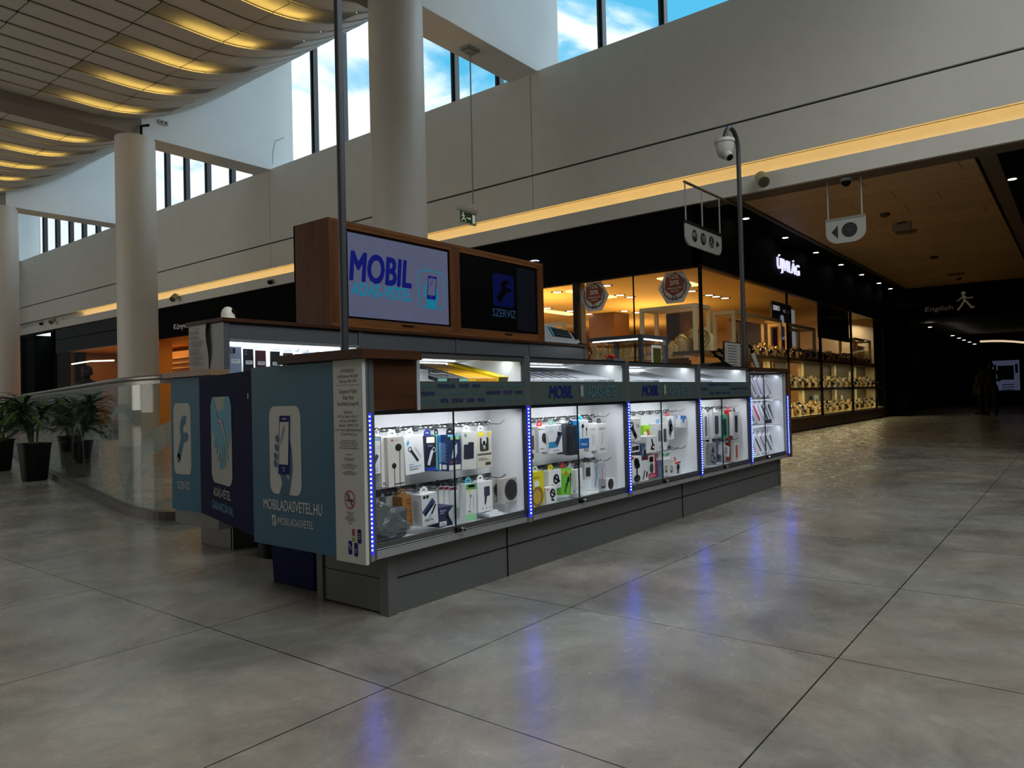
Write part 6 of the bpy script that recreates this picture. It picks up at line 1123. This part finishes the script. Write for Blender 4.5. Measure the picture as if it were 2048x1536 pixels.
pack('cable_box', 'slim white box leaning beside the lime green box', 'box', 1142, 936, 1150, 988, 2.60, .03, '#d2d6d4', [('lines', .3, .15, .3, .03, 18, Gy)], '#c8c8c8', tilt=-.05)
pack('cable_box', 'slim white tilted box with vertical print before the door edge', 'box', 1153, 936, 1166, 980, 2.57, .04, '#e0e2e2', [('lines', .35, .2, .3, .04, 14, Gy), ('lines', .2, .06, .5, .04, 2, Bk)], Bk, tilt=-.06)
pack('accessory_box', 'pale box with a dark phone picture, lower middle of second cabinet', 'box', 1170, 924, 1182, 959, 2.62, .04, '#c4c4c2', [('rr', .15, .15, .85, .7, .08, '#26262a')], Bk)
pack('cable_pack', 'clear tilted pack of a pale cable', 'blister pack', 1186, 926, 1194, 978, 2.62, .015, Wh, [('l', [(.3, .9), (.6, .5), (.4, .1)], .14, '#7a5058')], '#8a8a88', tilt=.15, mt=PLASTIC)
pack('cable_pack', 'clear hanging pack of a pink and white cable', 'blister pack', 1200, 925, 1211, 978, 2.59, .02, Wh, [('l', [(.45, .85), (.55, .1)], .2, '#c07a80'), ('l', [(.7, .8), (.6, .15)], .1, '#d8d8d8'), ('r', .2, 0, .8, .1, '#303034')], '#c0c4c8', mt=PLASTIC)
pack('speaker_box', 'white cube box with a black rounded speaker, second cabinet', 'box', 1213, 955, 1230, 981, 2.59, .06, '#d8d8d8', [('e', .5, .5, .32, .32, '#1e1e22'), ('e3', .5, .5, .2, .2, '#101014'), ('r', .35, .86, .5, .95, Rd)], None)
pack('speaker_box', 'grey box with a black oval speaker in the corner of the second cabinet', 'box', 1232, 953, 1243, 975, 2.63, .06, '#8a8c94', [('e', .5, .48, .28, .5, '#1e1e22')], None)
mb = MB(); a = on_y(1166, 986, 2.57); b_ = on_y(1198, 984, 2.57); mb.box(a.x, 2.57, .349, b_.x, 2.68, .375, mat('#e6e8ea', .5)); mb.build('flat_box', label='single flat white box on the floor of the second cabinet', cat='box', bevel=.001)
# ---- third cabinet
pack('dashcam_box', 'large white box with a black curved phone holder, top left of third cabinet', 'box', 1257, 836, 1281, 884, 2.575, .08, '#dcdcda', [('g', .28, .68, .16, .06, Bk), ('l', [(.3, .6), (.5, .3), (.6, .18)], .2, '#26262a'), ('lines', .65, .6, .25, .06, 3, Bk), ('lines', .2, .06, .3, .05, 1, Bk)], '#d8d8d8')
pack('card_holder_box', 'lime green patterned box with an orange figure, third cabinet', 'box', 1288, 849, 1312, 870, 2.66, .05, '#8fcc18', [('lines', .1, .35, .8, .2, 3, '#b0e040'), ('e', .28, .18, .13, .13, '#d05a1a')], '#e0e0e0')
pack('phone_holder_box', 'white cube box with a black folding holder in the middle of the third cabinet', 'box', 1294, 871, 1313, 907, 2.575, .10, '#dedfe0', [('l', [(.5, .8), (.6, .5), (.45, .3)], .12, '#1c1c20'), ('l', [(.4, .25), (.7, .2)], .1, '#1c1c20'), ('l', [(.6, .5), (.75, .4)], .08, '#26262a')], '#e0e0e0')
pack('phone_holder_box', 'white and grey box with grey phone shapes right of the white cube box', 'box', 1315, 846, 1333, 903, 2.60, .07, '#d4d8da', [('rr', .1, .35, .45, .75, .08, '#6a727a'), ('rr', .65, .3, .95, .8, .08, '#3a4450'), ('lines', .1, .1, .5, .05, 2, '#4aa06a')], '#5aa0d8')
pack('strap_box', 'pale box with grey flower shaped print behind the third cabinet door', 'box', 1335, 832, 1347, 880, 2.62, .05, '#ccd0d2', [('e', .45, .68, .3, .3, '#5a6068'), ('e', .6, .5, .28, .28, '#4a5058'), ('e', .4, .36, .25, .3, '#5a6068'), ('l', [(.5, .9), (.45, .1)], .1, '#4a5058')], Rd)
for k in range(3): pack('bulb_box', ['small white and blue box, left of three on the upper hook', 'small white and blue box, middle of three on the upper hook', 'small white and blue box, front one of three on the upper hook'][k], 'box', (1346, 1352, 1361)[k], 831, (1352, 1360, 1372)[k], (853, 855, 856)[k], 2.66-.03*k, .03, '#cdd0d6', [('r', 0, .72, 1, 1, '#2f6fb0'), ('e', .5, .62, .18, .2, '#2f6fb0')], None, tilt=.05)
pack('camera_box', 'low white box with a black camera, left side of third cabinet', 'box', 1261, 888, 1281, 906, 2.60, .06, '#d4d6da', [('l', [(.2, .5), (.7, .55)], .2, '#26282e'), ('e', .7, .55, .12, .12, '#1a1a1e')], None)
pack('camera_box', 'dark blue photo box between the white boxes of the third cabinet', 'box', 1283, 886, 1294, 915, 2.585, .05, '#3a5068', [('l', [(.2, .3), (.8, .7)], .3, '#7a9ab4'), ('e', .6, .3, .25, .3, '#1c2430')], None)
pack('phone_stand_box', 'tall white box with a large black stand, lower left of third cabinet', 'box', 1262, 911, 1283, 967, 2.57, .07, '#d8dadc', [('e', .55, .72, .24, .24, '#16161a'), ('l', [(.4, .85), (.75, .6)], .2, '#202026'), ('l', [(.55, .65), (.55, .2)], .12, '#16161a'), ('e', .55, .14, .3, .16, '#202026'), ('r', 0, .9, .3, 1, Rd)], None)
pack('phone_stand_box', 'white box with small dark pictures, lower row of third cabinet', 'box', 1284, 920, 1296, 963, 2.585, .05, '#ced2d6', [('l', [(.2, .1), (.45, .5)], .14, Bk), ('l', [(.7, .2), (.8, .4)], .2, Bk)], None)
pack('watch_box', 'red and white box with a dark watch, lower row of third cabinet', 'box', 1297, 908, 1313, 957, 2.60, .05, '#a81c30', [('r', 0, .2, .75, 1, '#c8ccd0'), ('e', .38, .42, .22, .28, '#34383e'), ('rr', .15, .68, .6, .92, .06, '#4a4e54'), ('lines', .1, .05, .7, .06, 2, '#e0c0c4')], None)
pack('power_bank_box', 'slate blue slim box with vertical lettering, lower row of third cabinet', 'box', 1316, 921, 1325, 956, 2.60, .05, '#4a5c7c', [('lines', .35, .2, .3, .05, 10, '#a8b4cc')], None)
for k in range(2): pack('ring_holder_box', ['white box with dark ring holder, left of two alike', 'white box with dark ring holder, right of two alike'][k], 'box', 1327+11*k, 917, 1337+11*k, 953, 2.59, .05, '#c8c8c6', [('g', .5, .45, .22, .08, '#34343a'), ('e', .5, .25, .18, .1, '#34343a'), ('lines', .2, .85, .6, .04, 1, Bk)], None)
pack('ring_holder_box', 'white box with red top and black holder at the end of the row', 'box', 1350, 922, 1361, 950, 2.575, .05, '#cfd0d0', [('r', 0, .86, 1, 1, '#c83a30'), ('e', .55, .6, .25, .25, '#202026'), ('l', [(.55, .5), (.5, .15)], .25, '#202026')], '#c83a30')
pack('card_reader_box', 'low white box with a green mark between the two rows of the third cabinet', 'box', 1318, 904, 1340, 917, 2.64, .06, '#c8d0ca', [('r', .3, .4, .5, .8, '#3a9a6a'), ('l', [(.6, .4), (.9, .7)], .1, '#3a8a6a')], None)
# ---- fourth cabinet: watch straps and cases
for k, (a, t_, b_, bt, y, c, wc, tb, tl, lb) in enumerate((
    (1398, 829, 1407, 875, 2.64, '#4a7ab8', '#c8d4e4', '#3a6ab0', .03, 'blue strap box at the left of the fourth cabinet'), (1408, 824, 1416, 880, 2.60, '#d8dadc', '#60646c', '#c8c8c8', 0, 'white slim strap box beside the blue strap box'), (1417, 826, 1423, 873, 2.64, '#2c2e34', '#5a6068', Bk, 0, 'dark slim strap box before the white window box'),
    (1425, 823, 1441, 876, 2.58, '#cfd4d6', '#3c4454', '#e0e0e0', .02, 'white strap box with a long dark window, centre of fourth cabinet'), (1443, 829, 1456, 878, 2.60, '#3f8a72', '#12201c', '#7ac0a8', -.02, 'green strap box with black windows by the door edge'), (1457, 820, 1464, 880, 2.63, '#b41c1c', '#7a1010', '#c83030', 0, 'bright red strap box right of the green one'),
    (1466, 823, 1478, 872, 2.58, '#c4c6c8', '#101014', Bk, .03, 'white strap box with black strap, last of the upper row'), (1399, 887, 1407, 932, 2.58, '#c8cacc', '#7a8088', '#d8d8d8', -.06, 'pale strap box at lower left of the fourth cabinet'), (1409, 884, 1417, 933, 2.60, '#bfbfba', '#8a8a86', '#e0e0e0', 0, 'beige slim strap box in the lower row'),
    (1419, 884, 1432, 932, 2.575, '#8a8c90', '#26282c', '#e8e8e8', .02, 'grey pack with black bicycle shapes, lower row'), (1433, 886, 1441, 925, 2.66, '#3f6a8c', '#26465e', None, 0, 'teal blue pack behind the tilted white box'), (1443, 889, 1458, 913, 2.575, '#c8cad0', '#8a8e98', None, .2, 'tilted white box over the lower row of the fourth cabinet'),
    (1459, 884, 1467, 922, 2.64, '#8a2418', '#5a140c', '#8a2418', 0, 'deep red patterned pack in the lower row'), (1469, 884, 1478, 921, 2.60, '#c6c2be', '#a8402c', None, -.02, 'white slim box with an orange stripe at the end of the lower row'))):
    A = [('rr', .28, .12, .72, .85, .1, wc), ('lines', .2, .03, .6, .03, 2, '#5a5c60')]
    if 'bicycle' in lb: A = [('g', .4, .3, .25, .08, wc), ('g', .7, .2, .2, .08, wc), ('p', [(.3, .6), (.5, .85), (.75, .6), (.5, .5)], wc)]
    pack('strap_box', lb, 'box', a, t_, b_, bt, y, .035, c, A, tb, tilt=tl)
# ---- fifth cabinet: leaning strap boxes on three shelves
shelfz = (.9445, .6745, .3472)
def strap(x_px, y_px, y, zb, col, lb, wdt=.092, hgt=.225, group=None, beads=False):
    p = on_y(x_px, y_px, y); t = thing('strap_box', lb, 'box', (p.x, y, zb+.02), 0, group); t.rotation_euler = (-.25, -.34, 0)
    MB().box(-wdt/2, 0, 0, wdt/2, .012, hgt, mat('#e0e0e6', .4)).build('box', t, local=True, bevel=.001); F = Fr((-wdt/2, -.0003, 0), (1, 0, 0), (0, 0, 1), .0004); mb = MB()
    art(mb, F, wdt, hgt, [('rr', .2, .06, .8, .84, .1, col)]+([('e', .5, .2+.12*i, .16, .16, '#24262c') for i in range(5)] if beads else [])); mb.build('window', t, local=True, fix=False)
    mb = MB(); mb.tube([(-.010, .006, hgt), (-.010, .006, hgt+.018), (0, .006, hgt+.028), (.010, .006, hgt+.018), (.010, .006, hgt)], .0018, mat('#3a3c40', .4), 5); mb.build('hang_loop', t, local=True); return t
nms = ('top', 'middle', 'bottom')
for r_, row in enumerate((((1514, 800, '#8a8a88', 'grey'), (1525, 800, '#8f86b8', 'lilac'), (1534, 799, '#b8bcc4', 'silver'), (1543, 798, '#9a9a9c', 'ash grey'), (1552, 796, '#6a686a', 'dark grey')),
                        ((1510, 861, '#7a7a7c', 'grey'), (1521, 862, '#a84a60', 'pink red'), (1529, 861, '#a8aab8', 'pale'), (1537, 860, '#3a3a3c', 'black'), (1550, 857, '#2c2c2e', 'jet black')),
                        ((1514, 913, '#b8a8b4', 'rose grey'), (1524, 911, '#9a9aa4', 'beaded black'), (1534, 909, '#7a7c80', 'mid grey'), (1544, 908, '#5a5c60', 'dark slate'), (1553, 905, '#2e3034', 'nearly black')))):
    for k, (px, py, c, cn) in enumerate(row): strap(px, py, 2.665-.007*k, shelfz[r_], c, '%s strap in a leaning white box on the %s shelf of the last cabinet' % (cn, nms[r_]), beads='beaded' in cn)
p = on_y(1540, 858, 2.60); MB().box(p.x-.06, 2.60, .675, p.x+.06, 2.63, .715, mat(Bk, .4)).build('black_stand', label='small black wedge stand on the middle shelf of the last cabinet', cat='stand', bevel=.004)
# ---- hooks on the rails of the cabinets
def hooks(cabname, x0, x1, n, z, m, ymin=2.60):
    for c in COL.objects:
        if c.name == cabname:
            for k in range(n):
                x = x0+(x1-x0)*(k+.5)/n; mb = MB(); mb.box(x-.012, YBK-.03, z-.02, x+.012, YBK-.012, z+.012, mat('#8a8e92', .3, .8)); mb.tube([(x, YBK-.02, z), (x, ymin+.03, z-.004), (x, ymin+.008, z+.006), (x, ymin-.01, z+.02)], .0024, m, 6); mb.build('hook', c)
for b, nm in enumerate(('display_cabinet', 'display_cabinet.001', 'display_cabinet.002', 'display_cabinet.003')):
    hooks(nm, POSTS[b]+.06, POSTS[b+1]-.06, 8, .868, CHROME); hooks(nm, POSTS[b]+.06, POSTS[b+1]-.06, 8, .561, mat('#34363a', .3, .6))
# ---- trays above: phone boxes lying on a slope
def slab(name, lb, x, w, y0, ln, z0, th, ang, col, A=(), group=None, sidec=None):
    t = thing(name, lb, 'box', (x, y0, z0), 0, group); t.rotation_euler = (ang, 0, 0)
    MB().box(0, 0, 0, w, ln, th, mat(col, .4)).build('box', t, local=True, bevel=.0015); F = Fr((0, 0, th), (1, 0, 0), (0, 1, 0), .0006)
    if A: mb = MB(); art(mb, F, w, ln, A); mb.build('printed_lid', t, local=True, fix=False)
    if sidec: mb = MB(); F = Fr((0, -.0003, 0), (1, 0, 0), (0, 0, 1), .0005); art(mb, F, w, th, [('r', .05, .1, .95, .9, sidec)]); mb.build('printed_edge', t, local=True, fix=False)
    return t
pack('phone_box', 'small white box at the left end of the first top tray', 'box', 836, 739, 856, 763, 2.60, .05, '#d6d8da', [('g', .6, .6, .14, .03, Gy), ('lines', .35, .2, .4, .08, 2, Gy)])
pack('clear_case', 'transparent grey plastic case beside the small white box', 'case', 857, 740, 896, 763, 2.58, .07, '#b8bcbe', [('l', [(.1, .72), (.3, .66), (.7, .7), (.9, .64)], .02, '#e8eaec')], mt=PLASTIC)
xs_ = 2.78
for k, (c, cn, e) in enumerate((('#1c1e22', 'first black', '#7ab8a8'), ('#17181c', 'second black', '#1c1e22'), ('#202226', 'third black', '#8ac0b0'), ('#d8a010', 'first yellow', '#e8b81c'), ('#e0a614', 'second yellow', '#d89410'), ('#e8a818', 'amber', '#e8a010'), ('#e2c40c', 'last lemon yellow', '#3a3410'))):
    slab('phone_box', '%s slim box lying sloped in the first top tray' % cn, (2.655, 2.735, 2.815, 2.885, 2.965, 3.045, 3.14)[k], .074 if k < 6 else .09, 2.575, .40, 1.103, .02 if k < 6 else .03, .25, c, [('r', .08, .05, .16, .95, '#c8c8c8' if k < 3 else '#f0d850'), ('r', .7, .1, .76, .9, '#55585c' if k < 3 else '#c08a10')], sidec=e)
for b, n, nm in ((1, 11, 'second'), (2, 5, 'third'), (3, 4, 'fourth')):
    x0 = POSTS[b]+.05; mb = MB(); 
    for k in range(n):
        dark = k < 7 if b == 1 else k < 2
        A = [('rr', .12, .06, .88, .46, .08, ('#2c3a5c', '#26262c', '#3a3032')[k % 3] if dark else '#aab0b8'), ('rr', .12, .54, .88, .94, .08, ('#3a4a70', '#303038', '#2c3a5c')[k % 3] if dark else '#b8bec6')]
        o = slab('phone_tray_box', '%s sloped phone box from the left in the %s top tray' % (['first', 'second', 'third', 'fourth', 'fifth', 'sixth', 'seventh', 'eighth', 'ninth', 'tenth', 'last'][k], nm), x0+.095*k, .086, 2.575, .42, 1.103, .018, .24, '#d4d8dc' if dark else '#bfc6cc', A)
    if b > 1:
        mb = MB(); a = x0+.095*n; mb.prism([(a, 0), (POSTS[b+1]-.06, 0), (POSTS[b+1]-.06, .43), (a, .43)], (0, 2.57, 1.104), (1, 0, 0), (0, .97, .243), .006, mat('#c4cbd2', .3)); mb.build('empty_tray', label='empty sloped pale board in the %s top tray' % nm, cat='tray')
for k, (b, dx) in enumerate(((1, .88), (1, .99), (2, .50))): x = POSTS[b]+dx; mb = MB(); mb.box(x, 2.56, 1.103, x+.075, 2.566, 1.118, mat('#8f9498', .4)); mb.build('price_strip', label=['grey price strip at the front of the second top tray', 'second grey price strip at the right of the second top tray', 'grey price strip in the third top tray'][k], cat='label strip')
# ---- phone cases in the rear cabinet
for k, (a, b_, c, t_, lb) in enumerate(((457, 484, '#9aa4b4', 692, 'silver phone case over a blue one at the left of the rear cabinet'), (487, 508, '#15151a', 697, 'black phone case with two lenses, rear cabinet'), (511, 533, '#54222c', 700, 'maroon phone case, rear cabinet'), (541, 561, '#1c1c20', 702, 'black phone case right of the maroon one'), (567, 587, '#1e1e22', 705, 'dark phone case fifth from the left in the rear cabinet'), (591, 601, '#2a3040', 707, 'dark blue phone case behind the second glass door'), (606, 622, '#34503f', 709, 'greenish phone case behind the second glass door'), (628, 640, '#c0c4c8', 711, 'pale phone case half hidden by the front counter'), (646, 658, '#b0b4b8', 711, 'pale phone case nearest the thick pole'))):
    y = 4.475; p = on_y(a, 752, y); q = on_y(b_, t_, y); w = q.x-p.x; h = q.z-p.z; t = thing('phone_case', lb, 'phone case', (p.x+w/2, y, p.z), group='phone cases hanging in the rear cabinet')
    MB().box(-w/2+.004, 0, 0, w/2-.004, .011, h-.004, mat(c, .35)).build('case', t, local=True, bevel=.003)
    mb = MB(); mb.box(-w/2, -.004, -.005, w/2, -.0035, h+.035, PLASTIC); mb.build('plastic_bag', t, local=True)
    mb = MB(); mb.box(-w/2, .004, h+.005, w/2, .006, h+.035, mat('#cfd6dc', .3)); mb.build('header_card', t, local=True)
    F = Fr((-w/2, -.001, 0), (1, 0, 0), (0, 0, 1), .0006); mb = MB(); F.rrect(mb, w*.2, h*.42, w*.85, h*.56, .003, mat('#e6e6e4', .5)); F.rect(mb, w*.3, h*.50, w*.7, h*.515, mat('#333', .5) if 0 else mat('#33343a', .5), 2); mb.build('price_sticker', t, local=True)
    if k in (0, 1, 4): mb = MB(); F.rrect(mb, w*.14, h*.74, w*.5, h*.93, .006, mat('#0c0c10', .3)); F.ell(mb, w*.25, h*.88, w*.08, w*.08, mat('#8a9098', .3), 2); F.ell(mb, w*.25, h*.79, w*.08, w*.08, mat('#8a9098', .3), 2); mb.build('camera_cutout', t, local=True)
    mb = MB(); mb.tube([(0, .11, h+.028), (0, -.01, h+.024), (0, -.02, h+.034)], .002, CHROME, 5); mb.build('hook', t, local=True)
